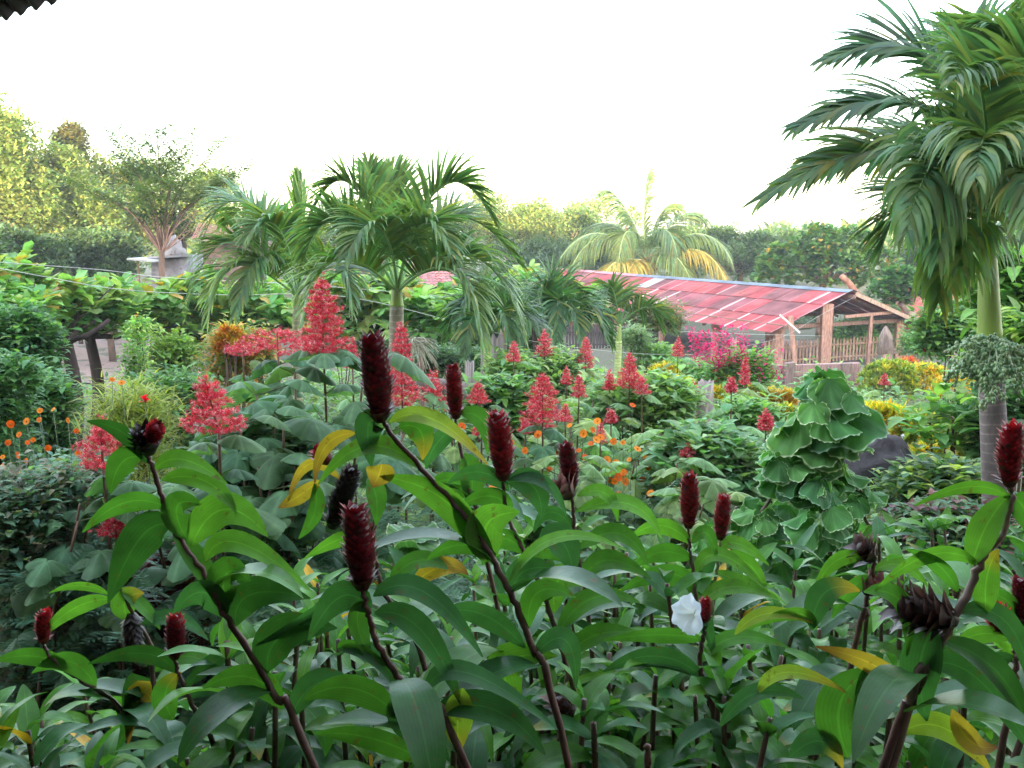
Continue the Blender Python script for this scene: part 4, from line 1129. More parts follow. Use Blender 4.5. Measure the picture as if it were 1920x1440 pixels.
# ------------------------------------------------------------------ shrubs
def bush(name, label, px, py, rx, ry, Y, n, L, W, cols, prof='ovate', per=5, group=None, flowers=None, cat='shrub', stemc=(.12, .08, .05), mat=None, depth=None, fold=.25, droop=.9, rows=4):
    c = P(px, py, Y); s = Y / FPX; RX, RZ = rx * s, ry * s; RY = depth or max(RX * .8, .25)
    base = np.array([c[0], Y, G(0, Y)]); r = thing(name, label, cat, base, group)
    blobs = [(c[0], Y, c[2], RX, RY, RZ)]; cols = np.asarray(cols) * (1.9 if px > 620 and name != 'shade_shrub' else 1.6) * np.array([1.08, 1, .9]); zg = G(0, Y)
    hs = c[2] - RZ * .5 - zg
    if hs > .15 and px < 620:
        blobs.append((c[0], Y, zg + hs * .55, RX * .85, RY * .9, hs * .6)); n = int(n * (1 + min(.7, hs / RZ * .35)))
    for i in range(5):
        a = U(0, 6.28); blobs.append((c[0] + cos(a) * RX * .62, Y + sin(a) * RY * .5, c[2] + U(-.6, .75) * RZ, RX * .5, RY * .5, RZ * .45))
    m = MB(); leaf_mass(m, blobs, n, L, W, cols, prof, rows, .45, 1.0, fold, per, droop)
    t = MB(); z = c[2] - RZ * .4
    for i in range(5):
        e = np.array([c[0] + U(-.6, .6) * RX, Y + U(-.5, .5) * RY, c[2] + U(0, .6) * RZ]); b2 = base + np.array([U(-.08, .08), U(-.08, .08), -.03])
        tube(t, curve([b2, (b2 + e) / 2 + rng.normal(0, .04, 3), e], 7), np.linspace(.018, .006, 7), 5, stemc)
    t.build('stems', M_bark, r); m.build('foliage', mat or M_leaf, r)
    if flowers:
        k, fl, fw, fc, fn = flowers; f = MB(); p, d = blob_pts(blobs, k, .85); f_n = fn
        pp = np.repeat(p + d * .03, f_n, 0); mm = len(pp)
        leafarcs(f, pp, U(0, 6.28, mm), U(-.2, 1.4, mm), U(0, 1, mm), fl * U(.8, 1.2, mm), fw, vary(fc, mm, .2, .05), 'obov', 3, .2)
        f.build('flowers', M_petal, r)
    return r
DG = [(0.05, .125, .055), (0.065, .15, .06), (0.08, .17, .06)]
bush('leafy_shrub', 'big dark green shrub at the left edge under the flat-topped trees', 0, 675, 90, 75, 9.5, 800, .085, .045, DG, per=6)
bush('leafy_shrub', 'lower dark shrub with dense leaves at the left, in front of the bare yard', 70, 765, 75, 50, 8.2, 430, .08, .045, DG, per=6)
bush('leafy_shrub', 'bluish green shrub at the left edge above the orange flowers', -10, 740, 70, 60, 7, 320, .08, .04, DG)
bush('leafy_shrub', 'shaggy weed-like shrub beside the bare yard below the flat-topped trees', 250, 690, 9, 46, 12, 60, .08, .035, [(0.09, .17, .05)])
bush('leafy_shrub', 'pale yellow-green shrub with whorled leaves at the far end of the yard', 322, 665, 30, 30, 15, 170, .13, .05, [(0.15, .23, .055), (0.11, .19, .05)], 'lance')
bush('leafy_shrub', 'tall light green bush beyond the yard, left of the left palm', 345, 622, 50, 24, 20, 320, .13, .05, [(0.12, .19, .06), (0.16, .22, .06)])
bush('red_hibiscus', 'shrub with a few small red blossoms beside the bare yard', 262, 620, 16, 24, 12.5, 70, .07, .035, MG, flowers=(5, .05, .04, (.7, .05, .03), 5))
bush('leafy_shrub', 'rounded green shrub under the left palm with orange tinged leaves', 445, 665, 60, 42, 13, 360, .11, .04, [(0.10, .18, .05), (0.32, .16, .05), (0.25, .23, .05)], 'lance')
bush('leafy_shrub', 'mid green shrub behind the slanting red flower spire at the left', 330, 760, 90, 46, 8.5, 480, .08, .04, [(0.06, .14, .06), (0.08, .17, .06)])
bush('leafy_shrub', 'yellowish grass-like shrub between the two red spires at the left', 250, 800, 60, 50, 7.0, 320, .14, .012, [(0.18, .22, .05)], 'blade')
bush('leafy_shrub', 'dark leafy mass below the broad-leaved red spires, left of centre', 480, 900, 90, 90, 5.2, 420, .10, .05, [(0.035, .085, .045), (0.05, .11, .045)])
bush('leafy_shrub', 'shadowy shrub with small leaves at the lower left edge', 50, 1010, 110, 100, 4.4, 700, .05, .026, [(0.06, .13, .09), (0.075, .14, .09), (.09, .09, .06)])
bush('leafy_shrub', 'small-leaved dark shrub left of the dark red flower head', 140, 930, 80, 60, 5.0, 380, .06, .03, [(0.06, .13, .09), (0.07, .14, .08)])
bush('leafy_shrub', 'dense bush under the drooping frond in front of the red roof', 1235, 600, 50, 30, 22, 420, .12, .05, [(0.09, .11, .06), (0.07, .12, .05), (.16, .11, .09)])
bush('leafy_shrub', 'pale green shrub left of the magenta-flowered bush', 1215, 680, 50, 26, 19, 260, .10, .05, [(0.10, .19, .08), (0.13, .20, .07)])
bush('leafy_shrub', 'airy grey-green shrub at the foot of the young palm', 1188, 640, 24, 22, 19, 180, .12, .03, [(0.13, .19, .12)], 'lance')
bush('leafy_shrub', 'green bush below the magenta flowers with pink buds', 1290, 712, 58, 28, 16, 300, .09, .045, [(0.08, .17, .06), (0.12, .20, .07)], flowers=(14, .04, .03, (.65, .06, .10), 4))
bush('leafy_shrub', 'dark hedge-like shrub seen through the shed posts', 1620, 650, 90, 22, 47, 420, .22, .09, [(0.08, .16, .045)])
bush('leafy_shrub', 'green shrub right of the carved board', 1722, 655, 34, 22, 38.5, 260, .18, .07, [(0.06, .14, .05), (0.09, .17, .05)])
bush('leafy_shrub', 'green shrub with red flower tips left of the large palm trunk', 1790, 640, 60, 55, 14, 420, .13, .06, [(0.08, .16, .05), (0.06, .13, .05)], flowers=(9, .07, .05, (.6, .04, .06), 5))
bush('leafy_shrub', 'bright broad-leaved shrub right of the large palm trunk', 1915, 560, 60, 60, 9, 260, .2, .09, [(0.12, .22, .06), (0.08, .17, .05)])
bush('leafy_shrub', 'leafy shrub behind the fruit cluster at the right edge', 1910, 690, 60, 70, 8, 300, .14, .06, [(0.08, .15, .05), (0.13, .2, .06)])
bush('leafy_shrub', 'dark shrub behind the palm trunk foot at the right edge', 1905, 820, 55, 80, 7, 300, .13, .06, [(0.06, .13, .05), (0.05, .10, .05)])
bush('leafy_shrub', 'big-leaved shrub with long compound leaves left of the ringed trunk', 1775, 800, 46, 50, 7.2, 30, .15, .08, [(0.08, .18, .06), (0.12, .2, .06)], 'lance', fold=.3)
bush('leafy_shrub', 'dark shrub with yellow green tips right of the white-edged shrub', 1740, 935, 80, 36, 6, 260, .10, .05, [(0.14, .2, .05), (0.05, .10, .05), (.04, .08, .04)])
bush('leafy_shrub', 'shadowed shrub low at the right, behind the foreground ginger', 1790, 1030, 100, 60, 5.2, 480, .08, .045, [(0.05, .11, .06), (0.07, .12, .06), (.10, .05, .06)])
bush('leafy_shrub', 'grey-green shrub between the orange flowers and white-edged shrub', 1330, 900, 90, 66, 7.5, 380, .12, .08, [(0.07, .15, .07), (0.10, .17, .08)])
bush('leafy_shrub', 'dense green shrub behind the orange flowers', 1190, 770, 100, 44, 10.5, 460, .12, .07, [(0.10, .17, .07), (0.12, .2, .07)])
bush('leafy_shrub', 'pale broad-leaved shrub between the second and third dark spikes', 935, 790, 60, 50, 9.5, 300, .12, .07, [(0.10, .19, .06), (0.07, .14, .06)])
bush('leafy_shrub', 'shrub with pale green leaves in front of the thick stump', 1000, 715, 90, 36, 12, 420, .11, .06, [(0.13, .2, .08), (0.09, .16, .07)])
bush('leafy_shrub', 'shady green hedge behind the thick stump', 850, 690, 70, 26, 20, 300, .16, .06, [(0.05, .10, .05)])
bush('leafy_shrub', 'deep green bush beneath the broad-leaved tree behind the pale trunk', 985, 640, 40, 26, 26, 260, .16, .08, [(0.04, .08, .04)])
bush('leafy_shrub', 'loose green shrub by the pale ragged stump', 1395, 800, 46, 34, 10.5, 160, .12, .06, [(0.09, .18, .07), (0.12, .21, .08)])

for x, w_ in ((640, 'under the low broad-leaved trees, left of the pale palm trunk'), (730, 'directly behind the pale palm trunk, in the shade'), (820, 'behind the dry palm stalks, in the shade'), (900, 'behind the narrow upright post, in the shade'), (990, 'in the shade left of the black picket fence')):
    bush('shade_shrub', 'dark green shrub ' + w_, x, 645, 52, 26, 25 + (x % 3), 260, .17, .08, [(0.05, .10, .045), (0.07, .13, .05)])  # row kept in darker greens to carry the shade below the trees
# magenta flowering bush
def magenta():
    Y = 14.5
    r = bush('magenta_bush', 'bush with many upright magenta flower spikes in front of the shed', 1390, 702, 56, 30, Y, 200, .12, .06, [(0.07, .17, .05), (0.10, .2, .06)])
    m = MB()
    sp = [(1305, 650), (1318, 640), (1330, 655), (1345, 632), (1352, 655), (1362, 645), (1342, 680), (1350, 672), (1375, 690), (1392, 640), (1396, 660), (1393, 675), (1385, 650), (1425, 680), (1310, 668), (1323, 662), (1370, 660), (1357, 700), (1380, 700), (1440, 685), (1458, 682), (1335, 642), (1300, 640), (1365, 636)]
    for x, y in sp:
        c = P(x, y, Y + U(-.4, .2)); n = 65; h = U(.14, .28)
        p = c + np.stack([rng.normal(0, .045, n), rng.normal(0, .045, n), U(-h, h, n)], 1)
        leafarcs(m, p, U(0, 6.28, n), U(-.3, 1.1, n), .5, U(.04, .07, n), .035, vary((0.70, .025, .17), n, .3, .08), 'obov', 2, 0)
    m.build('flower_spikes', M_petal, r)
magenta()

# yellow crotons
CY = [(0.66, .50, .04), (0.58, .52, .05), (0.70, .42, .04), (0.28, .34, .05)]
CG = [(0.34, .37, .05), (0.27, .33, .05), (0.52, .46, .05), (0.17, .26, .05)]
def croton(label, px, py, rx, ry, Y, n, cols=CY, L=.13, W=.032, group='yellow crotons'):
    n = int(n * 1.3); c = P(px, py, Y); s = Y / FPX; RX, RZ = rx * 1.12 * s, ry * 1.12 * s
    base = np.array([c[0], Y, G(0, Y)]); r = thing('croton', label, 'shrub', base, group)
    blobs = [(c[0], Y, c[2], RX, RX * .6, RZ)]; p, d = blob_pts(blobs, n, .6); k = 9; p = np.repeat(p, k, 0); m = len(p)
    mb = MB(); leafarcs(mb, p, U(0, 6.28, m), U(.2, 1.4, m), U(.1, .9, m), L * U(.6, 1.2, m), W, vary(np.repeat(pick(cols, n), k, 0), m, .25, .12), 'lance', 3, .25)
    t = MB()
    for i in range(5):
        e = c + np.array([U(-.6, .6) * RX, U(-.4, .4) * RX, U(-.2, .4) * RZ]); tube(t, curve([base, (base + e) / 2 + rng.normal(0, .03, 3), e], 6), .012, 5, (.15, .1, .07))
    t.build('stems', M_bark, r); mb.build('foliage', M_leaf, r)
croton('large rounded yellow-green croton at the right end of the plank wall', 1665, 725, 52, 42, 24, 330, CG, .18, .045)
croton('yellow croton hedge right of the large rounded croton', 1730, 715, 46, 26, 24.5, 260, CY, .18, .045)
croton('bright yellow croton right of the yellow hedge, near the fruit cluster', 1790, 735, 40, 26, 22, 160, CY, .16, .04)
croton('bright croton in the near row, directly right of the topmost white-edged rosette', 1650, 800, 52, 30, 10, 240, CY, .13, .032)
croton('croton in the middle of the near row, behind thin flower stalks', 1722, 815, 46, 32, 9.5, 200, CY + CG, .11, .032)
croton('greenish croton at the right end of the near row', 1775, 850, 40, 32, 8.8, 150, CG, .12, .03)
croton('yellow croton beside the pale ragged stump', 1270, 745, 34, 28, 13, 140, CY)
croton('small yellow croton behind the magenta bush base', 1245, 700, 24, 10, 15.5, 60, CY)
croton('pale yellow croton left of the white-edged shrub, the leftmost of a row', 1412, 742, 16, 13, 15, 45, [(0.62, .50, .14), (.6, .42, .06)])
croton('pale yellow croton in the middle of a small row', 1445, 750, 17, 14, 15, 45, [(0.62, .50, .14), (.6, .42, .06)])
croton('orange-tinted croton touching the white-edged rosette', 1475, 755, 17, 15, 14.5, 45, [(0.60, .40, .08), (.6, .32, .06)])
croton('yellow-green croton below the small pale row', 1470, 795, 24, 26, 11, 110, CG + CY, .11, .03)
croton('yellow croton with reddish leaves left of the slender brown post', 1345, 722, 30, 14, 16, 80, CY)
croton('bright yellow croton low between the dark boulder and the ringed palm trunk', 1745, 870, 40, 22, 8.0, 120, CY, .11, .028)
croton('golden croton peeping over the leaves left of the dark boulder', 1600, 850, 22, 20, 8.6, 60, CY, .11, .028)
croton('orange croton at the foot of the carved board', 1700, 690, 22, 14, 30, 60, [(.6, .22, .05), (.5, .1, .05)], .2, .05)
croton('orange and yellow croton under the left palm', 430, 650, 24, 26, 12.5, 90, [(.55, .36, .05), (.5, .16, .04)], .15, .035)
croton('yellow croton clump behind the tall red spires', 1330, 745, 26, 12, 14, 60, CY)

# pale dead flower stalks hanging from the bushy palm trunk
def dead_stalks():
    b = P(772, 640, 8.8); r = MB()
    for i in range(60):
        e = P(U(765, 825), U(640, 705), 8.7 + U(-.2, .2)); tube(r, bez([b + rng.normal(0, .02, 3), (b + e) / 2 + np.array([.03, 0, U(.02, .1)]), e], 7), .004, 4, (.55, .5, .38))
    tag(r.build('dry_palm_stalks', M_stem, loc=b), 'pale dry branching stalks drooping beside the bushy palm trunk', 'stalks')
dead_stalks()

# ------------------------------------------------------------------ pagoda flowers
def star_t():
    v = [(0, 0, 0)]; t = []
    for i in range(5):
        a = i * 2 * pi / 5; v += [(cos(a - .33) * .55, sin(a - .33) * .55, .12), (cos(a) * 1.15, sin(a) * 1.15, -.08), (cos(a + .33) * .55, sin(a + .33) * .55, .12)]
        t += [(0, 1 + i * 3, 2 + i * 3), (0, 2 + i * 3, 3 + i * 3)]
    c = [(1.5, 1.6, 1.6)] + [(1, 1, 1)] * 15
    k = len(v); v += [(-.09, 0, 0), (.09, 0, 0), (.4, 0, 1.9), (0, -.09, 0), (0, .09, 0), (-.3, .2, 1.7)]; c += [(1, 1, 1), (1, 1, 1), (1.3, 9, 5)] * 2
    t += [(k, k + 1, k + 2), (k + 3, k + 4, k + 5)]
    return dict(v=np.array(v, float), t=np.array(t), c=np.array(c, float), u=np.zeros((len(v), 2)))
STAR = star_t()
def palmate_t(seed, lobes=3):
    n = 43; V = [(0, 0, 0)]; C = [(1.5, 1.4, 1.4)]; q = []; t = []
    th = np.linspace(-pi * .94, pi * .94, n)      # 0 = tip (+Y)
    lob = np.abs(np.cos(th * (lobes / 2.0) * 1.02)) ** .8
    rr = (.46 + .34 * lob) * (1 + .3 * np.exp(-(th / .45) ** 2)) + .022 * (np.arange(n) % 2)
    vein = (np.arange(n) % 6 == 3)
    for ring in (.3, .6, .85, 1.0):
        for i in range(n):
            x = np.sin(th[i]) * rr[i] * ring * .92; y = np.cos(th[i]) * rr[i] * ring + .1 * ring
            z = -.42 * (ring ** 2) * (.4 + .6 * abs(np.sin(th[i] * .5))) - .10 * y * ring - .035 * ring * vein[i] + .03 * ring ** 2 * math.sin(5 * th[i] + seed)
            V.append((x, y, z)); C.append((1.55, 1.4, 1.5) if vein[i] else (1, 1, 1) if ring < 1 else (.85, .9, .85))
    for i in range(n - 1): t.append((0, 1 + i, 2 + i))
    for k in range(3):
        for i in range(n - 1):
            a = 1 + k * n + i; q.append((a, a + n, a + n + 1, a + 1))
    return dict(v=np.array(V), q=np.array(q), t=np.array(t), u=np.full((len(V), 2), .5), c=np.array(C))
PAL = [palmate_t(1, 3), palmate_t(2, 5), palmate_t(3, 2)]

def panicle(mf, ms, base, h, rw, lean=(0, 0, 0), tiers=11, dens=1.0, fs=.0105, flat=False, stop=.0):
    """cone of flower whorls; rw = radius at the foot"""
    base = np.asarray(base, float); ax = nrm(np.array([0, 0, 1.0]) + np.asarray(lean)); top = base + ax * h
    tube(ms, np.linspace(base, top, 8), np.linspace(.007, .0025, 8), 5, (.30, .05, .05))
    P0 = []; ND = []
    for k in range(tiers):
        f = stop + (1 - stop) * k / tiers
        rad0 = rw * (1 - f ** 1.35 * .80) * U(.82, 1.1)
        c = base + ax * h * f; nb = 6 if f < .75 else 5
        for b in range(nb):
            a = b * 2 * pi / nb + k * .5 + U(-.2, .2); rad = rad0 * U(.72, 1.12)
            if U(0, 1) < .08: continue
            d = np.array([cos(a), sin(a), .22]); e = c + d * rad
            tube(ms, np.array([c, e]), (.0022, .0012), 3, (.55, .06, .06), cap=False)
            n = int(dens * (10 + 32 * rad / .16))
            s = U(.30, 1.08, n) ** .75
            p = c + d * (rad * s)[:, None]
            sp = .012 + .26 * rad * s
            p += np.stack([-sin(a) * U(-1, 1, n) * sp, cos(a) * U(-1, 1, n) * sp, U(-.22, .32, n) * h / tiers], 1)
            P0.append(p); dd = np.tile(d, (n, 1)) + rng.normal(0, .5, (n, 3)); dd[:, 2] += .3; ND.append(dd)
    n = int(26 * dens); P0.append(top + rng.normal(0, .014, (n, 3))); ND.append(rand_dirs(n))
    P0 = np.concatenate(P0); ND = nrm(np.concatenate(ND)); n = len(P0)
    F = frame(rand_dirs(n), ND); F = F[:, :, :]  # side, dir, normal
    # make the star's z axis point along ND
    s = nrm(np.cross(ND, rand_dirs(n))); y = np.cross(ND, s); Ms = np.stack([s, y, ND], -1)
    mf.many(STAR, Ms, P0, vary(pick([(0.60, .022, .045), (0.66, .035, .06), (0.48, .018, .04), (.74, .24, .26), (.68, .10, .14)], n), n, .2, .05), U(.75, 1.2, n) * fs)

def pagoda(label, px, pt, pb, wpx, Y, lean=(0, 0, 0), leaves=14, tiers=None, dens=1.0, leafL=.22, green=(0.07, .15, .065), group='red pagoda flowers', pale=False):
    top = P(px, pt, Y); bot = P(px - lean[0] * (pb - pt) * .0, pb, Y); h = top[2] - bot[2]; s = Y / FPX
    ax = nrm(np.array([0, 0, 1.0]) + np.asarray(lean)); bot = top - ax * h
    base = np.array([bot[0], Y + .02, G(0, Y)])
    r = thing('pagoda_flower', label, 'flower', base, group)
    st = MB(); sc = curve([base, (base + bot) / 2 + rng.normal(0, .02, 3), bot], 12)
    tube(st, sc, np.linspace(.011, .007, 12), 6, (.16, .09, .05)); 
    f = MB(); fs = MB(); T = tiers or int(np.clip(h / .034, 5, 15))
    panicle(f, fs, bot, h, wpx * 1.12 * s / 2, lean, T, dens, .0105 if Y < 9 else .0125)
    st.build('stem', M_stem, r); fo = f.build('flower_head', M_petal, r); fs.build('flower_branches', M_stem, r).parent = fo
    l = MB()
    for k in range(leaves):
        i = 11 - (k * 9 // max(leaves, 1)); p0 = sc[max(i, 2)] - (0, 0, U(.03, .12)); a = k * 2.4 + U(-.4, .4)
        pl = U(.08, .20) + .05 * (k > 4); d = np.array([cos(a), sin(a), .35]); e = p0 + d * pl
        tube(l, np.array([p0, e]), .0035, 4, (.10, .12, .05), cap=False)
        dirv = nrm(np.array([cos(a), sin(a), -U(.1, .7)])); up = nrm(np.array([cos(a) * .5, sin(a) * .5, 1.0]) + rng.normal(0, .15, 3))
        F = frame(dirv[None], up[None]); L = leafL * U(.7, 1.2)
        l.many(random.choice(PAL), F, e[None], vary(green, 1, .30, .16), [L * .68])
    l.build('leaves', M_lobe, r)
    return r
GM = (0.19, .30, .11)
pagoda('tallest red flower spire, left of the bushy palm trunk', 603, 527, 662, 92, 5.6, leaves=20, dens=1.25)
pagoda('slanting red flower cone above dark lobed leaves, left of centre', 384, 712, 812, 108, 4.3, lean=(-.22, 0, 0), leaves=18)
pagoda('red flower cone behind the curled ginger leaf at the left', 188, 792, 875, 88, 4.2, leaves=9)
pagoda('tall red spire touching the dark ginger spike beside the pale trunk', 752, 610, 760, 66, 6.4, leaves=12, dens=.9)
pagoda('wide flat red flower head spreading left of the tallest spire', 520, 618, 668, 150, 6.6, tiers=4, leaves=14, dens=.8)
pagoda('small red cone between the two tallest dark ginger spikes', 812, 697, 752, 44, 7.4, leaves=8, dens=.8)
pagoda('round red head just right of the second dark ginger spike', 896, 718, 756, 38, 8, leaves=7, dens=.8)
pagoda('large red cone with a broad foot in the middle of the garden', 1018, 705, 800, 88, 7.2, leaves=14)
pagoda('round red cone right of the thick weathered stump', 963, 643, 678, 28, 11, leaves=6, dens=.7, green=GM)
pagoda('red cone in front of the leafy palm crown', 1021, 622, 668, 36, 12, leaves=7, dens=.7, green=GM)
pagoda('red cone just left of the young palm trunk', 1099, 634, 690, 32, 12, leaves=7, dens=.7, green=GM)
pagoda('tall scarlet cone in the middle distance, right of the young palm', 1181, 665, 728, 44, 10, leaves=9, dens=.85, green=GM)
pagoda('small red cone low left of the tall scarlet cone', 1143, 698, 730, 26, 10.2, leaves=6, dens=.7, green=GM)
pagoda('red cone touching the foot of the tall scarlet cone', 1204, 708, 738, 32, 9.8, leaves=6, dens=.7, green=GM)
pagoda('faded orange-red cone right of the large broad cone', 1086, 705, 745, 30, 9.5, leaves=7, dens=.6, green=GM)
pagoda('tiny red head above the pale yellow croton and ragged stump', 1297, 714, 734, 22, 11, leaves=5, dens=.7, green=GM)
pagoda('red head among the leaves below the magenta bush', 1372, 710, 735, 24, 9.5, leaves=6, dens=.7, green=GM)
pagoda('ball-shaped red head left of the white-edged shrub', 1437, 772, 806, 34, 8, leaves=8, dens=1.1, green=GM)
pagoda('open red flower fan right of the dark boulder', 1693, 858, 890, 36, 6.6, tiers=5, leaves=8, green=(.12, .19, .05))
pagoda('red head on the round yellow-green croton by the plank wall', 1659, 702, 722, 20, 15, leaves=5, dens=.8, green=GM)
pagoda('small red fan above the three dark ginger spikes in the middle', 1291, 836, 862, 36, 7.2, tiers=4, leaves=7, dens=.6, green=GM)
pagoda('half hidden red cone below the round head, beside the third dark spike', 903, 772, 815, 34, 7, leaves=6, dens=.8)
pagoda('low red cone glimpsed between the first two dark ginger spikes', 793, 775, 800, 40, 7, tiers=4, leaves=6, dens=.7)
pagoda('dim red flower head low behind the left ginger stem', 215, 968, 1005, 62, 4.2, tiers=5, leaves=7, dens=.6)
pagoda('sprawling red stalk at the foot of the left red cone', 160, 862, 890, 90, 5.0, tiers=3, leaves=6, dens=.4)
pagoda('red head near the sprawling foot of the large broad cone', 1126, 795, 830, 24, 8, leaves=6, dens=.5, green=GM)
pagoda('thin red spray right of the large broad cone', 1062, 690, 720, 24, 11, leaves=5, dens=.5, green=GM)
for x, t, b, w, Y, lab in ((1146, 770, 792, 24, 9, 'small red head above the orange flowers'), (1245, 742, 762, 22, 11, 'little red head left of the yellow croton by the ragged stump'), (1222, 708, 728, 20, 12, 'tiny red cone behind the tall scarlet one'),
     (1350, 808, 832, 26, 8.5, 'red head right of the ragged stump, low in the leaves'), (700, 690, 740, 34, 7.4, 'red cone half hidden behind the tallest dark ginger spike'), (660, 640, 690, 36, 7.2, 'fading red cone right of the tallest spire'), (845, 740, 770, 26, 8.4, 'small red head left of the round one beyond the second dark spike'),
     (455, 640, 668, 70, 8.5, 'broad reddish flower fan far left of the tallest spire'), (1272, 635, 668, 24, 15, 'scarlet head left of the magenta spikes'), (1398, 672, 720, 22, 12, 'brick red spire before the magenta spikes'), (1240, 850, 872, 26, 7.5, 'red head beside the orange flowers, left of the fifth dark spike'), (1060, 760, 790, 26, 8.6, 'dull red cone right of the large broad one'), (985, 790, 812, 26, 8, 'red tuft at the lower left of the large broad cone')):
    pagoda(lab, x, t, b, w, Y, leaves=5, dens=.7, green=GM)
pagoda('flat red flower branch low beside the ringed palm trunk', 1862, 895, 915, 80, 5.9, tiers=3, leaves=5, dens=.6)

# lobed leafy plants of the same kind without flowers
def lobed_plant(label, px, pt, Y, n, L, green, group='lobed-leaf plants without flowers', spread=.35):
    top = P(px, pt, Y); base = np.array([top[0], Y, G(0, Y)]); r = thing('lobed_leaf_plant', label, 'plant', base, group)
    st = MB(); l = MB(); k3 = 3
    for j in range(k3):
        tp = top + np.array([U(-spread, spread), U(-.25, .25), -abs(U(0, .2))]); sc = curve([base, (base + tp) / 2 + rng.normal(0, .05, 3), tp], 12)
        tube(st, sc, np.linspace(.012, .006, 12), 6, (.16, .09, .05))
        for k in range(n // k3):
            p0 = sc[11 - (k * 9 // (n // k3))]; a = k * 2.4 + U(-.4, .4); e = p0 + np.array([cos(a), sin(a), .3]) * U(.08, .24)
            tube(l, np.array([p0, e]), .0035, 4, (.10, .12, .05), cap=False)
            F = frame(nrm(np.array([cos(a), sin(a), -U(.1, .8)]))[None], nrm(np.array([cos(a) * .4, sin(a) * .4, 1.0]) + rng.normal(0, .2, 3))[None])
            l.many(random.choice(PAL), F, e[None], vary(green, 1, .3, .12), [L * U(.45, .85)])
    st.build('stem', M_stem, r); l.build('leaves', M_lobe, r)
DGL = (0.075, .16, .07)
lobed_plant('broad dark lobed leaves under the tallest red spire', 590, 690, 5.3, 36, .26, DGL)
lobed_plant('broad drooping lobed leaves left of the first dark ginger spike', 520, 770, 4.9, 36, .25, DGL)
lobed_plant('lobed leaves below the slanting red cone', 445, 845, 4.7, 33, .24, DGL)
lobed_plant('lobed leaves hanging over the left ginger stem', 400, 880, 4.4, 30, .23, DGL)
lobed_plant('dark bluish lobed leaves at the foot of the left red cone', 160, 920, 4.3, 24, .22, DGL)
lobed_plant('lobed leaves in shade at the left edge, low', 40, 930, 4.2, 24, .2, DGL)
lobed_plant('lobed leaves between the first and second dark ginger spikes', 640, 800, 5, 30, .24, DGL)
lobed_plant('pale lobed leaves behind the third dark ginger spike', 1110, 870, 6.5, 30, .22, GM)
for x, y, Y, t in ((1230, 800, 8, 'behind the small orange flowers'), (1090, 740, 10, 'below the leafy palm'), (1330, 800, 8.5, 'in front of the pale ragged stump'), (1150, 745, 10.5, 'under the tall scarlet cone'), (1300, 860, 7, 'left of the white-edged shrub'), (1400, 830, 7.5, 'left of the upper white-edged rosette'), (1250, 880, 6.4, 'above the fifth dark spike'), (960, 720, 11, 'beside the round red cone'), (1060, 800, 8.5, 'behind the large broad red cone'), (1380, 740, 12, 'below the magenta flowers'), (1180, 840, 7.4, 'beside the orange flower patch'), (860, 770, 8.3, 'behind the second dark ginger spike'), (700, 760, 7.2, 'behind the first dark ginger spike')):
    lobed_plant('pale green lobed leaves ' + t, x, y, Y, 27, .24, GM)

# ------------------------------------------------------------------ orange cosmos
def cosmos_bloom(m, c, nd, rad, col):
    n = 8; a = np.arange(n) * 2 * pi / n
    s = nrm(np.cross(nd, [0.3, .2, 1])); y = np.cross(nd, s)
    d = s[None] * np.cos(a)[:, None] + y[None] * np.sin(a)[:, None] + nd * .15
    K = 4; t = np.linspace(0, 1, K); C = c[None, None] + d[:, None] * (t * rad)[None, :, None]
    W = np.cross(d, nd)[:, None] * (PROF['petal'](t) * rad * .36)[None, :, None]
    strips(m, C, W, vary(col, n, .12, .04), None)
COS_L = [(5, 857), (5, 872), (34, 853), (36, 815), (52, 830), (50, 790), (62, 915), (74, 787), (75, 770), (128, 788), (143, 808), (50, 864), (130, 908), (30, 990), (228, 718), (210, 712), (62, 825), (22, 900), (90, 840), (110, 872), (15, 830), (84, 905), (146, 850), (35, 885), (8, 940), (100, 768), (20, 795)]
COS_C = [(1150, 828), (1168, 830), (1118, 825), (1094, 813), (1068, 798), (1170, 886), (1160, 895), (1152, 902), (1172, 903), (1145, 900), (1178, 915), (1177, 932), (1200, 938), (1188, 941), (1186, 760), (1126, 820), (1111, 806), (1210, 858), (1246, 880), (1240, 886), (1009, 815), (1008, 803), (1120, 790), (1108, 832), (1097, 858), (1040, 850), (873, 903), (925, 915), (866, 800), (1260, 842), (1195, 842), (1142, 880), (1100, 880), (1085, 845), (1205, 900), (1220, 925), (1160, 925), (1215, 875), (1138, 862), (1180, 862), (1250, 915), (960, 830), (985, 845), (1130, 940), (1030, 880), (1290, 868), (1155, 868)]
for (lst, Y0, grp, where) in ((COS_L, 5.0, 'orange flowers at the left', 'orange flower among fine ferny leaves at the left'), (COS_C, 7.0, 'orange flowers in the middle', 'small orange flower on a thin stalk in the middle beds')):
    for x, y in lst:
        Y = Y0 + U(-.3, .7); c = P(x, y, Y); b = np.array([c[0] + U(-.06, .06), Y + .05, G(0, Y)])
        r = thing('cosmos_flower', where, 'flower', b, grp); st = MB(); tube(st, curve([b, (b + c) / 2 + rng.normal(0, .02, 3), c], 8), np.linspace(.003, .0018, 8), 4, (.10, .17, .06)); st.build('stem', M_stem, r)
        m = MB(); nd = nrm(np.array([U(-.8, .8), -1.0, U(-.1, 1.6)]))
        rad = .017 * U(.7, 1.2) if Y < 6 else .029 * U(.7, 1.15)
        cosmos_bloom(m, c, nd, rad, random.choice([(.80, .20, .01), (.78, .14, .01), (.85, .28, .02)]) if y < 936 or x < 500 else (.8, .12, .02))
        T = sphere_t(4, 6); m.raw(c + nd * .003 + T['v'] * rad * .22, (.6, .3, .02), None, T['q'])
        m.build('bloom', M_petal, r)
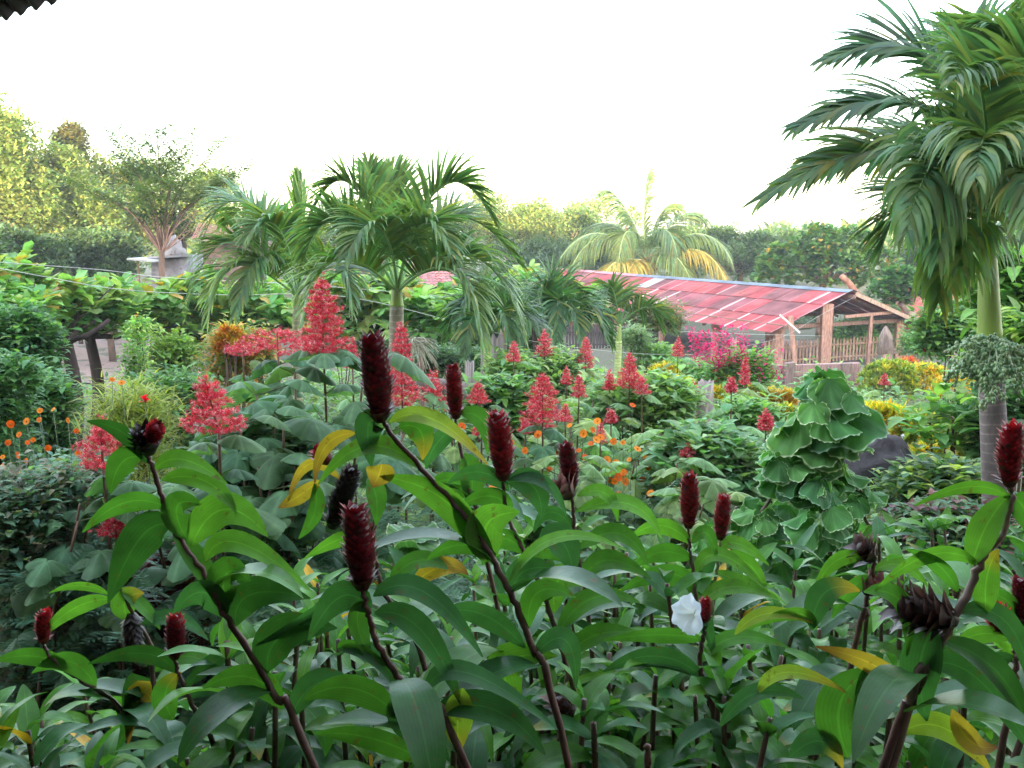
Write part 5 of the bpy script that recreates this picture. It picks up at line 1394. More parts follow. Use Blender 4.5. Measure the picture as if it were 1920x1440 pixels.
# red double bloom at left
c = P(272, 749, 5.6); b = np.array([c[0], 5.62, G(0, 5.6)]); r = thing('red_bloom', 'single round crimson bloom above the slanting red cone at the left', 'flower', b)
st = MB(); tube(st, curve([b, (b + c) / 2, c], 8), .003, 5, (.1, .17, .06)); st.build('stem', M_stem, r)
m = MB(); n = 26; leafarcs(m, np.tile(c, (n, 1)) + rng.normal(0, .006, (n, 3)), U(0, 6.28, n), U(-.4, 1.4, n), U(-.6, .8, n), U(.018, .03, n), .022, vary((.75, .02, .03), n, .15), 'obov', 3, .3); m.build('bloom', M_petal, r)
# white flowers on thin stalks
for x, y in ((1649, 811), (1693, 818), (1655, 860)):
    Y = 6.8; c = P(x, y, Y); b = P(x + 28, 960, Y); b[2] = G(0, Y); r = thing('white_flower', 'small white flower on a thin pale stalk before the near croton row', 'flower', b, 'small white flowers at right')
    st = MB(); tube(st, curve([b, (b + c) / 2 + (.03, 0, 0), c], 10), .003, 4, (.4, .38, .25)); st.build('stem', M_stem, r)
    m = MB(); n = 14; leafarcs(m, np.tile(c, (n, 1)), U(0, 6.28, n), U(-.5, 1.2, n), .3, .02, .014, (.8, .8, .82), 'obov', 2, .2); m.build('bloom', M_petal, r)

# ------------------------------------------------------------------ white-edged shrub (round scalloped leaves)
def round_leaf_t(seed):
    g = np.random.default_rng(seed); n = 40; th = np.linspace(-pi * .96, pi * .96, n); V = [(0, .0, 0)]; C = [(1, 1, 1)]; uv = [(0, 0)]; q = []; t = []
    ph = g.uniform(0, 6, 3); cup = g.uniform(.10, .30); wv = g.uniform(.07, .15)
    R_ = .5 * (1 + .12 * np.cos(th) + .03 * np.cos(2 * th + ph[0]))
    for ring in (.3, .6, .85, .96, 1.0):
        for i in range(n):
            sc = 1.0 + (.055 * (i % 2) if ring == 1.0 else 0)
            rr = R_[i] * ring * sc; x = np.sin(th[i]) * rr; y = np.cos(th[i]) * rr + .42 * 1
            y = y - .42 * (1 - ring)
            z = cup * ring ** 2 * .6 * np.cos(2 * th[i]) + wv * ring ** 3 * np.sin(3 * th[i] + ph[1]) - .10 * max(y, 0) ** 2 + .05 * ring ** 3 * np.sin(7 * th[i] + ph[2])
            V.append((x, y, z)); uv.append((np.sin(th[i]) * ring, ring))
            C.append(((1.35, 1.22, 1.3) if i % 5 == 2 else (1, 1, 1)) if ring < .97 else (8.5, 3.4, 9.5) if i % 2 else (3.6, 2.0, 4.0))
    for i in range(n - 1): t.append((0, 1 + i, 2 + i))
    for k in range(4):
        for i in range(n - 1):
            a = 1 + k * n + i; q.append((a, a + n, a + n + 1, a + 1))
    return dict(v=np.array(V), q=np.array(q), t=np.array(t), u=np.array(uv), c=np.array(C, float))
RL_T = [round_leaf_t(i) for i in range(6)]
def acalypha():
    Y = 4.6
    b = P(1540, 1100, Y); base = np.array([b[0], Y, 0.0]); r = thing('white_edged_shrub', 'shrub with round scalloped white-edged green leaves stacked on tall stems, right of centre', 'shrub', base)
    st = MB(); l = MB()
    # rosettes: (px, py, dY, leaf size px, count)
    stems = [[(1540, 725, 0, 100, 7), (1575, 760, -.03, 125, 6), (1520, 775, -.04, 120, 6), (1560, 810, 0, 120, 6), (1530, 850, .03, 105, 6), (1565, 880, .05, 95, 5)],
             [(1470, 850, -.05, 85, 7), (1478, 885, 0, 85, 6), (1430, 960, 0, 75, 6), (1440, 1000, .05, 80, 6)],
             [(1530, 905, -.15, 85, 7), (1545, 950, -.2, 95, 8), (1560, 1000, -.1, 90, 7), (1555, 1050, 0, 95, 7)],
             [(1610, 935, -.1, 80, 6), (1625, 980, -.1, 85, 7), (1645, 1030, 0, 90, 6)],
             [(1380, 950, .1, 70, 5), (1370, 1010, .1, 75, 6), (1400, 1050, .1, 75, 6)],
             [(1340, 1000, .1, 75, 5), (1420, 1075, .05, 80, 6), (1480, 960, .1, 80, 6), (1500, 1020, .1, 85, 7), (1470, 1070, .05, 85, 7)],
             [(1590, 1090, 0, 85, 6), (1530, 1110, .05, 85, 6), (1440, 1110, 0, 80, 6)]]
    for s in stems:
        pts = [P(x, y, Y + dy) for x, y, dy, _, _ in s][::-1]; foot = base + np.array([(pts[0][0] - base[0]) * .5, .05, 0])
        tube(st, curve([foot] + pts, 20), np.linspace(.014, .006, 20), 6, (.14, .10, .06))
        for x, y, dy, w, k in s:
            c = P(x, y, Y + dy); L = w * (Y + dy) / FPX
            k2 = k + 3
            for j in range(k2):
                a = j * 2 * pi / k2 + U(-.5, .5)
                if sin(a) > .55 and U(0, 1) < .3: continue
                e = c + np.array([cos(a), sin(a), U(-1.2, .9)]) * L * U(.12, .34)
                tl = U(.1, 1.5); dirv = nrm(np.array([cos(a), sin(a), -tl])); up = nrm(np.array([cos(a) * tl, sin(a) * tl - .15, 1.0]) + rng.normal(0, .42, 3))
                F = frame(dirv[None], up[None])
                l.many(random.choice(RL_T), F, e[None], vary(pick([(0.09, .25, .065), (0.065, .19, .055), (0.11, .29, .075)], 1), 1, .15, .08), [L * U(.42, .78)])
    st.build('stems', M_stem, r); l.build('foliage', M_round, r)
acalypha()
def acalypha_small():
    for x, y, Y, lab in ((770, 1010, 3.6, 'small toothed-leaf plant behind the second spike stem, low in the middle'), (1000, 990, 4.8, 'toothed-leaf plant behind the leaves below the third spike')):
        base = P(x, y, Y); base[2] = 0; r = thing('toothed_leaf_plant', lab, 'plant', base); st, l = MB(), MB()
        tube(st, curve([base, P(x, y, Y)], 4), .008, 5, (.14, .1, .06))
        for yy in (0, 25, 55):
            c = P(x, y + yy, Y); L = 62 * Y / FPX
            for j in range(7):
                a = j * .9 + U(-.3, .3); F = frame(nrm(np.array([cos(a), sin(a), U(-.5, .7)]))[None], nrm(np.array([0, -.3, 1.0]) + rng.normal(0, .3, 3))[None])
                l.many(random.choice(RL_T), F, c[None], vary((.06, .15, .05), 1, .15), [L * U(.8, 1.1)])
        st.build('stem', M_stem, r); l.build('foliage', M_matte, r)
acalypha_small()

# ------------------------------------------------------------------ foreground ginger (costus)
CG1 = (0.055, 0.165, 0.026); CG2 = (0.090, 0.23, 0.032); CDK = (0.025, 0.085, 0.020); CBL = (0.036, 0.115, 0.040); CYE = (0.36, 0.24, 0.035); CYG = (0.22, 0.32, 0.04)
PAL_C = {'g': CG1, 'l': CG2, 'd': CDK, 'b': CBL, 'y': CYE, 'h': CYG}  # 'b' puts the bluish sky sheen into the leaf green
CAMP = np.array([0, 0, EYE])
def bract_t():
    K, J = 6, 3; V = []; uv = []; C = []
    for k in range(K):
        t = k / (K - 1); w = .5 * [.75, .95, 1.0, .72, .40, .02][k]; y = t; z = .05 + .42 * max(0, t - .35) ** 1.3 - .02
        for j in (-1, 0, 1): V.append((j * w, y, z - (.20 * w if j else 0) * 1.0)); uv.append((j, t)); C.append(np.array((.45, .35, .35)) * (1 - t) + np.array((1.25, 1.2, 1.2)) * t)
    q = []
    for k in range(K - 1):
        for j in range(2): a = k * 3 + j; q.append((a, a + 1, a + 4, a + 3))
    return dict(v=np.array(V), q=np.array(q), u=np.array(uv, float), c=np.array(C))
BR = bract_t()
SPC = {'red': (0.30, .016, .028), 'dark': (0.17, .012, .022), 'bright': (0.40, .018, .030), 'dry': (0.085, .055, .045), 'brown': (0.22, .12, .105), 'black': (0.022, .015, .014)}
def spike(name_unused, base, top, wid, kind, parent, rows=None, spread=0.0, topc=None):
    base = np.asarray(base); top = np.asarray(top); ax = top - base; h = np.linalg.norm(ax); ax = ax / h
    s = nrm(np.cross(ax, [0.2, 1, .1])); u = np.cross(s, ax); m = MB(); r = wid / 2
    prof = lambda t: np.clip(np.minimum(.45 + 1.6 * t, 1.0) * np.sqrt(np.clip(1 - np.clip((t - .55) / .5, 0, 1) ** 2.4, 0, 1)), .12, 1.0)
    t = np.linspace(0, 1, 12); rr = r * .72 * np.clip(prof(t), .08, 1); rr[-1] = r * .08
    bv = s * U(-.10, .10) * h + u * U(-.06, .06) * h
    tube(m, base + np.outer(t * h * .95, ax) + np.outer(t ** 2, bv), rr, 12, np.array(SPC[kind]) * .35)
    L = r * (1.5 if spread else .82); n = int(h / L * 2 * pi * r / (L * .55) * 2.0)
    i = np.arange(n); tt = (i + .5) / n * .97; ph = i * 2.39996 + U(-.12, .12, n)
    rad = np.cos(ph)[:, None] * s + np.sin(ph)[:, None] * u
    p = base + np.outer(tt * h * .90, ax) + np.outer(tt ** 2, bv) + rad * (r * .62 * prof(tt))[:, None]
    out = .30 + .35 * (tt < .10) + spread * .45 - .16 * tt + U(-.10, .14, n)
    d = nrm(ax[None] + rad * out[:, None]); F = frame(d, rad)
    c0 = np.array(SPC[kind]); c = vary(c0, n, .35, .10)
    if kind in ('red', 'bright', 'dark'):
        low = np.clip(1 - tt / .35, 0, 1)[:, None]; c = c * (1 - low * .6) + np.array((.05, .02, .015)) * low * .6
        c[U(0, 1, n) < .08] = (.07, .03, .02)
    if topc is not None: c[tt > .72] = np.array(topc)
    sz = L * U(.85, 1.2, n) * (1 - .25 * tt)
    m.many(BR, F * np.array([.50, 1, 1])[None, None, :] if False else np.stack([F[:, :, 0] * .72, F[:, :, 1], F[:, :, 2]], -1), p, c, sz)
    return m.build('flower_spike', M_bract, parent)

def rleaf(mb, pts, wpx, roll, col, Y, rows=12, tip=None, fold=.22, wave=.05):
    """one broad leaf along three photo points (px, py, dY) near distance Y"""
    q = [P(x, y, Y + (dy[0] if dy else 0)) for x, y, *dy in pts]
    p1 = 2 * q[1] - .5 * (q[0] + q[2]); c = bez([q[0], p1, q[2]], rows + 1)
    T = nrm(np.gradient(c, axis=0)); vd = nrm(CAMP - c); S = nrm(np.cross(T, vd)); N = np.cross(S, T)
    S, N = S * cos(roll) + N * sin(roll), N * cos(roll) - S * sin(roll)
    t = np.linspace(0, 1, rows + 1); w = PROF['lance'](t) * wpx * Y / FPX / 2; w = np.maximum(w, .0012)
    Fo = N * (w * fold)[:, None] + N * (np.sin(t * 9 + U(0, 6)) * w * wave)[:, None]
    col = np.array(col) * U(.9, 1.12)
    strips(mb, c[None], (S * w[:, None])[None], col[None], Fo[None], None if tip is None else np.array([tip]), .6)

BROWNTIP = (.12, .05, .02)
def ginger(label, Y, stem, leaves, spk=None, stemc=(.11, .055, .045), r0=.0054, foot=None, extra=6, group='flowering ginger plants in the foreground', flower=None):
    """stem = photo points from the head down (px,py,dY); leaves = hand-placed ones"""
    sp = [P(x, y, Y + (dy[0] if dy else 0)) for x, y, *dy in stem]
    last = sp[-1]; dv = last - sp[-2]; sl = np.clip(dv[0] / max(-dv[2], .02), -.5, .5)
    base = np.array([last[0] + sl * last[2] * .45, last[1] + .10, 0.0])
    r = thing('ginger_plant', label, 'plant', base, group)
    c = curve(sp + [last + np.array([sl * last[2] * .28, .04, -last[2] * .45]), base], 60)
    c[1:-1] += rng.normal(0, .0012, (58, 3))
    st = MB(); rad = np.linspace(r0 * .62, r0 * 1.25, 60) * (1 + .10 * (np.arange(60) % 4 == 0)); tube(st, c, rad, 9, vary(stemc, 60, .12, .05)); st.build('stem', M_stem, r)
    gl = MB(); has = False
    for L in leaves:
        pts, w, roll, k = L[:4]; yy = L[4] if len(L) > 4 else Y
        if k in 'yh' and w > 25:
            yl = MB(); rleaf(yl, pts, w, roll, PAL_C[k], yy, tip=BROWNTIP if k == 'y' else CYE); o = yl.build('leaf', M_gloss, r); o['label'] = 'yellowing leaf with a browned tip'
        else:
            rleaf(gl, pts, w, roll, PAL_C[k], yy, tip=(CYE if w == 56 else None)); has = True
    # further leaves lower on the stem, in a spiral
    if extra:
        i0 = int(60 * .45); idx = np.linspace(i0, 50, extra).astype(int); az = np.arange(extra) * 2.2 + U(0, 6)
        leafarcs(gl, c[idx], az, U(.2, .8, extra), U(.9, 1.7, extra), U(.17, .24, extra), U(.055, .075, extra), vary(pick([CG1, CDK, CBL], extra), extra, .2, .06), 'lance', 9, .22); has = True
    if has: gl.build('foliage', M_gloss, r)
    for s in (spk or []):
        b, t, w, kind = s[:4]; YY = Y + (s[4] if len(s) > 4 else 0)
        spike('', P(b[0], b[1], YY), P(t[0], t[1], YY + (s[5] if len(s) > 5 else 0)), w * Y / FPX, kind, r, spread=.9 if kind in ('dry', 'brown') else 0, topc=s[6] if len(s) > 6 else None)
    if flower: flower(r)
    return r

ginger('large dark red ginger spike on a long slanting stem, the tallest one, left of centre', 1.45,
       [(712, 785), (735, 815), (800, 890), (870, 965), (925, 1050), (960, 1120), (1000, 1220), (1045, 1350)],
       [(((712, 793), (690, 800), (697, 876)), 62, .25, 'b'), (((730, 792), (812, 786), (915, 872)), 40, .5, 'h'), (((748, 800), (788, 808), (792, 862)), 56, .1, 'g'),
        (((790, 880), (690, 836), (597, 908)), 46, -.5, 'l'), (((715, 870), (712, 886), (698, 914)), 60, .1, 'y'), (((668, 812), (612, 835), (590, 905)), 30, .2, 'y'),
        (((896, 1028), (830, 935), (713, 893)), 62, .25, 'l'), (((925, 1055), (912, 985), (975, 960)), 86, -.15, 'l'), (((925, 1050), (880, 985), (850, 925)), 50, .3, 'g'),
        (((930, 1040), (860, 1022), (800, 1050)), 40, .5, 'g'), (((955, 1092), (1045, 1008), (1178, 1034)), 30, .6, 'l'), (((962, 1110), (985, 1070), (1048, 1068)), 58, .3, 'b'), (((985, 1215), (900, 1150), (820, 1155)), 50, .3, 'b'),
        (((975, 1325), (950, 1245), (1045, 1230)), 84, .1, 'l'), (((990, 1180), (1010, 1110), (1080, 1120)), 50, .3, 'g'), (((1000, 1230), (1060, 1200), (1080, 1290)), 50, .3, 'b')],
       [((713, 790), (703, 617), 70, 'dark', 0, -.02)], foot=.18, extra=5)
ginger('dark red ginger spike lowest of the large ones, in the middle of the left half', 1.30,
       [(680, 1100), (690, 1150), (705, 1200), (740, 1262), (790, 1330), (870, 1425)],
       [(((694, 1150), (640, 1118), (578, 1200)), 68, .2, 'b'), (((700, 1118), (795, 1110), (905, 1232)), 52, .35, 'b'), (((702, 1150), (790, 1182), (866, 1325)), 58, .25, 'b'),
        (((730, 1250), (660, 1210), (634, 1216)), 30, .6, 'g'), (((634, 1218), (705, 1232), (762, 1320)), 44, .4, 'b'), (((798, 1298), (878, 1262), (1045, 1368)), 48, .45, 'b'), (((812, 1335), (925, 1330), (1022, 1415)), 66, .2, 'b'),
        (((755, 1350), (660, 1290), (565, 1315)), 64, .3, 'g'), (((802, 1432), (700, 1385), (590, 1375)), 50, .3, 'g'), (((760, 1388), (762, 1320), (856, 1360)), 62, .2, 'b'), (((690, 1130), (670, 1165), (700, 1250)), 55, .6, 'g'), (((868, 1290), (858, 1350), (863, 1408)), 66, .15, 'h')],
       [((680, 1105), (672, 940), 74, 'dark', 0, 0)], foot=.02, extra=4)
ginger('reddish ginger spike second from the left of the upright group', 2.35,
       [(853, 780), (857, 810), (868, 860), (880, 930), (905, 1010)],
       [(((862, 775), (905, 790), (914, 852)), 42, .2, 'g'), (((860, 800), (820, 830), (798, 880)), 40, .4, 'b'), (((870, 850), (885, 900), (880, 950)), 55, .3, 'g'), (((885, 940), (840, 900), (800, 925)), 40, .3, 'g'), (((895, 970), (950, 940), (1000, 990)), 36, .4, 'g')],
       [((855, 785), (849, 678), 40, 'red')], extra=9, foot=.05)
ginger('dark ginger spike with a crimson top just right of centre-left, third of the upright group', 1.85,
       [(941, 890), (950, 960), (972, 1010), (1005, 1080), (1035, 1160), (1062, 1250), (1080, 1340)],
       [(((950, 905), (1000, 912), (1015, 972)), 62, .25, 'b'), (((952, 900), (1020, 905), (1062, 968)), 30, .5, 'b'), (((955, 920), (900, 885), (840, 905)), 40, .4, 'b'), (((960, 960), (920, 930), (860, 950)), 46, .4, 'g'),
        (((1010, 1010), (1055, 1018), (1075, 1082)), 70, .3, 'b'), (((1040, 1150), (1050, 1085), (1110, 1100)), 62, .15, 'l'), (((1045, 1190), (1110, 1122), (1200, 1130)), 46, .35, 'g'), (((1062, 1235), (1120, 1190), (1205, 1190)), 46, .4, 'g'),
        (((985, 1040), (940, 1010), (905, 1060)), 46, .3, 'g'), (((1035, 1310), (1105, 1270), (1205, 1262)), 20, .5, 'l'), (((1048, 1362), (1100, 1310), (1195, 1352)), 50, .3, 'l')],
       [((943, 900), (940, 768), 58, 'red')], foot=.28, extra=5)
ginger('dark ginger spike with a withered brown head beside it, right of the centre', 2.2,
       [(1071, 905), (1074, 950), (1078, 1000), (1090, 1080), (1105, 1180)],
       [(((1082, 930), (1135, 925), (1158, 978)), 32, .4, 'l'), (((1078, 960), (1180, 945), (1240, 1010)), 38, .5, 'l'), (((1076, 990), (1030, 960), (1000, 1000)), 34, .5, 'b'), (((1085, 1030), (1160, 1000), (1215, 1060)), 42, .4, 'g'), (((1085, 1060), (1030, 1030), (980, 1060)), 42, .3, 'g'), (((1092, 1090), (1140, 1050), (1220, 1085)), 46, .35, 'g')],
       [((1072, 917), (1062, 827), 44, 'dark'), ((1074, 932), (1044, 905), 46, 'brown', -.03)], extra=7, foot=.3)
ginger('upright crimson ginger spike left of the white-edged shrub, the taller of a pair', 2.3,
       [(1290, 985), (1293, 1030), (1300, 1080), (1308, 1150), (1325, 1260)],
       [(((1295, 1020), (1240, 985), (1180, 1010)), 40, .5, 'l'), (((1297, 1050), (1240, 1035), (1190, 1065)), 44, .4, 'g'), (((1298, 1020), (1325, 1000), (1345, 1050)), 32, .4, 'g'), (((1302, 1080), (1350, 1040), (1435, 1105)), 34, .4, 'l'), (((1305, 1110), (1250, 1075), (1160, 1110)), 46, .3, 'g'), (((1310, 1140), (1370, 1100), (1460, 1125)), 36, .4, 'l')],
       [((1291, 990), (1297, 882), 45, 'red')], extra=8, foot=.45)
ginger('shorter crimson ginger spike on a pale stem, right one of the pair', 2.35,
       [(1352, 1008), (1349, 1040), (1340, 1090), (1335, 1150), (1345, 1260)],
       [(((1348, 1030), (1385, 1020), (1442, 1060)), 32, .4, 'l'), (((1346, 1050), (1400, 1055), (1440, 1115)), 36, .3, 'l'), (((1344, 1050), (1320, 1060), (1310, 1090)), 44, .2, 'b'), (((1342, 1070), (1390, 1090), (1455, 1100)), 30, .5, 'l'), (((1340, 1100), (1290, 1080), (1250, 1120)), 34, .4, 'g')],
       [((1350, 1012), (1360, 922), 38, 'red')], stemc=(.24, .26, .13), extra=7, foot=.6)
ginger('nearly black ginger head with a crimson tuft, on a curved purple stem at the left', 1.45,
       [(275, 850), (287, 880), (303, 930), (325, 990), (365, 1050), (400, 1105), (420, 1150), (470, 1225), (520, 1310), (580, 1410)],
       [(((276, 868), (232, 812), (163, 790)), 36, .35, 'd'), (((268, 858), (228, 868), (207, 925)), 58, .2, 'g'), (((290, 880), (345, 862), (426, 908)), 40, .35, 'l'), (((303, 900), (385, 902), (445, 966)), 44, .3, 'l'), (((312, 952), (235, 942), (155, 998)), 44, .35, 'g'),
        (((322, 985), (262, 1010), (203, 1130)), 84, .2, 'd'), (((350, 1012), (332, 950), (378, 945)), 62, .2, 'g'), (((358, 1025), (420, 955), (502, 1006)), 76, .15, 'l'), (((385, 1052), (450, 1018), (584, 1110)), 50, .35, 'l'), (((325, 1000), (375, 1060), (412, 1140)), 48, .3, 'g'),
        (((422, 1148), (425, 1075), (470, 1090)), 72, .2, 'g'), (((442, 1175), (470, 1115), (582, 1122)), 78, .2, 'd'), (((425, 1160), (380, 1110), (325, 1150)), 80, .7, 'b'), (((500, 1262), (530, 1190), (632, 1178)), 88, .2, 'd'), (((560, 1170), (600, 1150), (480, 1210)), 50, .5, 'b'), (((530, 1330), (470, 1270), (380, 1290)), 60, .3, 'g'), (((545, 1345), (600, 1280), (680, 1300)), 60, .3, 'b')],
       [((280, 852), (268, 805), 64, 'black', 0, -.01), ((283, 828), (296, 797), 38, 'bright', -.02, -.02)], foot=-.18, extra=4)
ginger('withered black ginger spike with a small magenta head behind the curled yellow leaves', 1.75,
       [(640, 985), (700, 1040), (715, 1100), (760, 1180), (800, 1260)],
       [(((600, 900), (560, 930), (522, 952)), 34, .3, 'y'), (((590, 905), (590, 960), (560, 1010)), 36, .4, 'g'), (((640, 900), (580, 870), (540, 940)), 26, .4, 'y'), (((690, 900), (705, 930), (705, 985)), 46, .4, 'g'), (((770, 1100), (830, 1062), (878, 1078)), 42, .2, 'y'), (((690, 1010), (640, 1010), (570, 1048)), 36, .4, 'l'), (((730, 1090), (790, 1050), (860, 1075)), 42, .4, 'g'), (((745, 1090), (735, 1100), (700, 1090)), 28, .3, 'y')],
       [((622, 990), (662, 872), 54, 'black', 0, 0), ((618, 868), (592, 842), 44, 'red', -.02)], foot=.0, extra=8)
ginger('small bright ginger spike low at the far left edge', 2.0,
       [(82, 1205), (90, 1225), (130, 1262), (200, 1305), (260, 1355), (330, 1425)],
       [(((205, 1115), (150, 1098), (92, 1112)), 20, .4, 'l'), (((210, 1125), (140, 1140), (70, 1202)), 36, .3, 'l'), (((240, 1162), (236, 1125), (270, 1112)), 56, .1, 'l'), (((130, 1250), (60, 1230), (-10, 1240)), 40, .3, 'g'), (((180, 1290), (130, 1240), (60, 1262)), 46, .3, 'g'), (((230, 1330), (260, 1290), (215, 1420)), 60, .3, 'd')],
       [((82, 1206), (78, 1143), 38, 'bright')], foot=-.32, extra=6)
ginger('short dark spike with a dull red top between the two left stems', 1.85,
       [(325, 1232), (335, 1262), (350, 1300), (385, 1370), (410, 1430)],
       [(((330, 1262), (270, 1225), (165, 1245)), 40, .3, 'd'), (((345, 1290), (420, 1230), (520, 1190)), 40, .5, 'd'), (((350, 1310), (440, 1290), (510, 1340)), 36, .4, 'b'), (((325, 1350), (310, 1300), (340, 1260)), 56, .2, 'g'), (((370, 1350), (430, 1320), (500, 1370)), 46, .3, 'b')],
       [((328, 1235), (332, 1150), 46, 'dark', 0, 0, (.30, .015, .02))], foot=-.2, extra=5)
ginger('drop-shaped black withered head hanging on a thin stem above the dark bare patch', 2.0,
       [(225, 1100), (255, 1165), (283, 1210), (287, 1280), (305, 1350), (325, 1420)],
       [(((228, 1110), (270, 1140), (300, 1180)), 30, .4, 'g'), (((265, 1170), (330, 1160), (390, 1200)), 36, .4, 'b'), (((290, 1260), (350, 1230), (420, 1265)), 40, .4, 'g'), (((300, 1340), (260, 1300), (240, 1400)), 52, .2, 'y')],
       [((246, 1150), (254, 1215), 50, 'black')], foot=-.22, extra=5)
ginger('blurred bright crimson spike at the right edge in front of the palm trunk', 1.15,
       [(1894, 905), (1897, 935), (1880, 1000), (1840, 1050), (1800, 1140), (1730, 1270), (1690, 1380)],
       [(((1895, 935), (1820, 912), (1715, 948)), 30, .45, 'l'), (((1822, 1060), (1850, 985), (1895, 925)), 62, .2, 'l'), (((1850, 1150), (1850, 1085), (1872, 1030)), 56, .2, 'l'), (((1835, 1058), (1745, 1040), (1640, 1108)), 36, .45, 'l'), (((1900, 930), (1925, 960), (1960, 1030)), 60, .3, 'g'), (((1790, 1150), (1890, 1170), (1940, 1320)), 48, .35, 'b'), (((1735, 1250), (1830, 1270), (1940, 1420)), 66, .25, 'b'),
        (((1690, 1375), (1770, 1365), (1860, 1450)), 56, .2, 'h'), (((1795, 1110), (1760, 1060), (1700, 1030)), 36, .4, 'g')],
       [((1894, 912), (1886, 786), 58, 'bright', 0, .0)], foot=.62, extra=3, stemc=(.20, .14, .11))
ginger('big withered brown head lying sideways over a hanging bluish leaf at the right', 1.15,
       [(1785, 1165), (1762, 1200), (1720, 1290), (1690, 1360), (1660, 1430)],
       [(((1755, 1175), (1725, 1250), (1738, 1352)), 84, .1, 'b'), (((1700, 1305), (1640, 1248), (1530, 1212)), 44, .25, 'y'), (((1590, 1420), (1575, 1320), (1640, 1255)), 96, .1, 'g'), (((1522, 1182), (1548, 1110), (1612, 1108)), 56, .1, 'b'), (((1620, 1110), (1690, 1130), (1700, 1230)), 44, .4, 'g'), (((1378, 1190), (1440, 1150), (1525, 1168)), 30, .3, 'h'),
        (((1530, 1180), (1490, 1150), (1400, 1180)), 30, .3, 'l'), (((1350, 1362), (1420, 1298), (1505, 1310)), 40, .3, 'b'), (((1760, 1200), (1870, 1260), (1930, 1380)), 60, .5, 'd'), (((1420, 1302), (1480, 1260), (1590, 1300)), 32, .3, 'h'), (((1620, 1250), (1625, 1330), (1610, 1405)), 70, .5, 'd'), (((1480, 1420), (1540, 1390), (1580, 1440)), 56, .1, 'b'), (((1785, 1330), (1820, 1390), (1870, 1400)), 50, .3, 'y')],
       [((1792, 1165), (1672, 1130), 76, 'dry')], foot=.5, extra=2)
ginger('two small withered pinkish heads one above the other left of the big brown head', 1.7,
       [(1640, 1052), (1628, 1100), (1622, 1150), (1600, 1230)],
       [(((1625, 1050), (1570, 1050), (1525, 1110)), 34, .4, 'l'), (((1632, 1080), (1590, 1110), (1560, 1160)), 36, .4, 'g'), (((1640, 1070), (1690, 1060), (1740, 1100)), 32, .4, 'l')],
       [((1640, 1050), (1606, 1020), 42, 'dry'), ((1618, 1112), (1650, 1090), 42, 'brown')], extra=8, foot=.65)
ginger('half opened crimson head between leaves right of the big brown head', 1.4,
       [(1895, 1190), (1905, 1230), (1900, 1300), (1880, 1400)],
       [(((1895, 1200), (1830, 1190), (1780, 1230)), 40, .4, 'l'), (((1900, 1230), (1840, 1260), (1800, 1330)), 46, .3, 'b')],
       [((1888, 1185), (1860, 1140), 56, 'bright')], foot=.8, extra=6)
ginger('dark crimson spike cut by the right edge of the view', 1.5,
       [(1915, 1160), (1930, 1200), (1930, 1300), (1910, 1400)], [(((1920, 1170), (1880, 1120), (1840, 1120)), 40, .4, 'g')],
       [((1916, 1168), (1920, 1082), 44, 'dark')], foot=.9, extra=5)
ginger('small dry brown head half hidden in the leaves low in the middle', 1.7,
       [(1062, 1352), (1050, 1390), (1040, 1440)], [(((1055, 1380), (1110, 1350), (1180, 1370)), 40, .3, 'g')], [((1068, 1350), (1045, 1305), 46, 'dry')], foot=.1, extra=5)
ginger('slim young dark spike at the bottom of the view, right of centre', 1.5,
       [(1214, 1440), (1216, 1470)], [], [((1214, 1445), (1216, 1408), 17, 'dark')], foot=.22, extra=4)

def white_bloom(r):
    Y = 1.75; c = P(1305, 1150, Y); m = MB(); n = 5
    # crepe petals fused to a ruffled trumpet opening to the left and down
    ax = nrm(P(1262, 1158, Y - .04) - c); s = nrm(np.cross(ax, [0, 0, 1.0])); u = np.cross(s, ax)
    K, J = 9, 36; V = []; th = np.linspace(0, 2 * pi, J, endpoint=False)
    for k in range(K):
        t = k / (K - 1); rad = .004 + .032 * t ** 1.5 * (1 + .10 * np.cos(3 * th + 1) + .05 * t * np.sin(9 * th) + .04 * t * np.sin(17 * th))
        z = .040 * t - .016 * t ** 4 + .004 * t * np.sin(7 * th)
        V.append(c + ax[None] * z[:, None] + (s[None] * np.cos(th)[:, None] + u[None] * np.sin(th)[:, None] * (1.0)) * rad[:, None])
    V = np.concatenate(V); q = [(k * J + j, k * J + (j + 1) % J, (k + 1) * J + (j + 1) % J, (k + 1) * J + j) for k in range(K - 1) for j in range(J)]
    cc = np.repeat(np.linspace(0, 1, K)[:, None] * np.array((-.02, .04, .20)) + np.array((.74, .76, .68)), J, 0)
    m.raw(V, cc, None, q); m.build('white_blossom', M_white, r)
ginger('low ginger head with an open papery white blossom, right of the middle', 1.75,
       [(1322, 1165), (1320, 1190), (1312, 1230), (1325, 1300), (1345, 1400)],
       [(((1318, 1190), (1322, 1165), (1342, 1240)), 34, .3, 'b'), (((1318, 1200), (1240, 1190), (1130, 1200)), 36, .4, 'g'), (((1316, 1240), (1380, 1195), (1480, 1215)), 36, .4, 'g'), (((1318, 1270), (1230, 1230), (1130, 1260)), 46, .3, 'b')],
       [((1322, 1168), (1320, 1120), 30, 'red')], foot=.38, extra=6, flower=white_bloom)

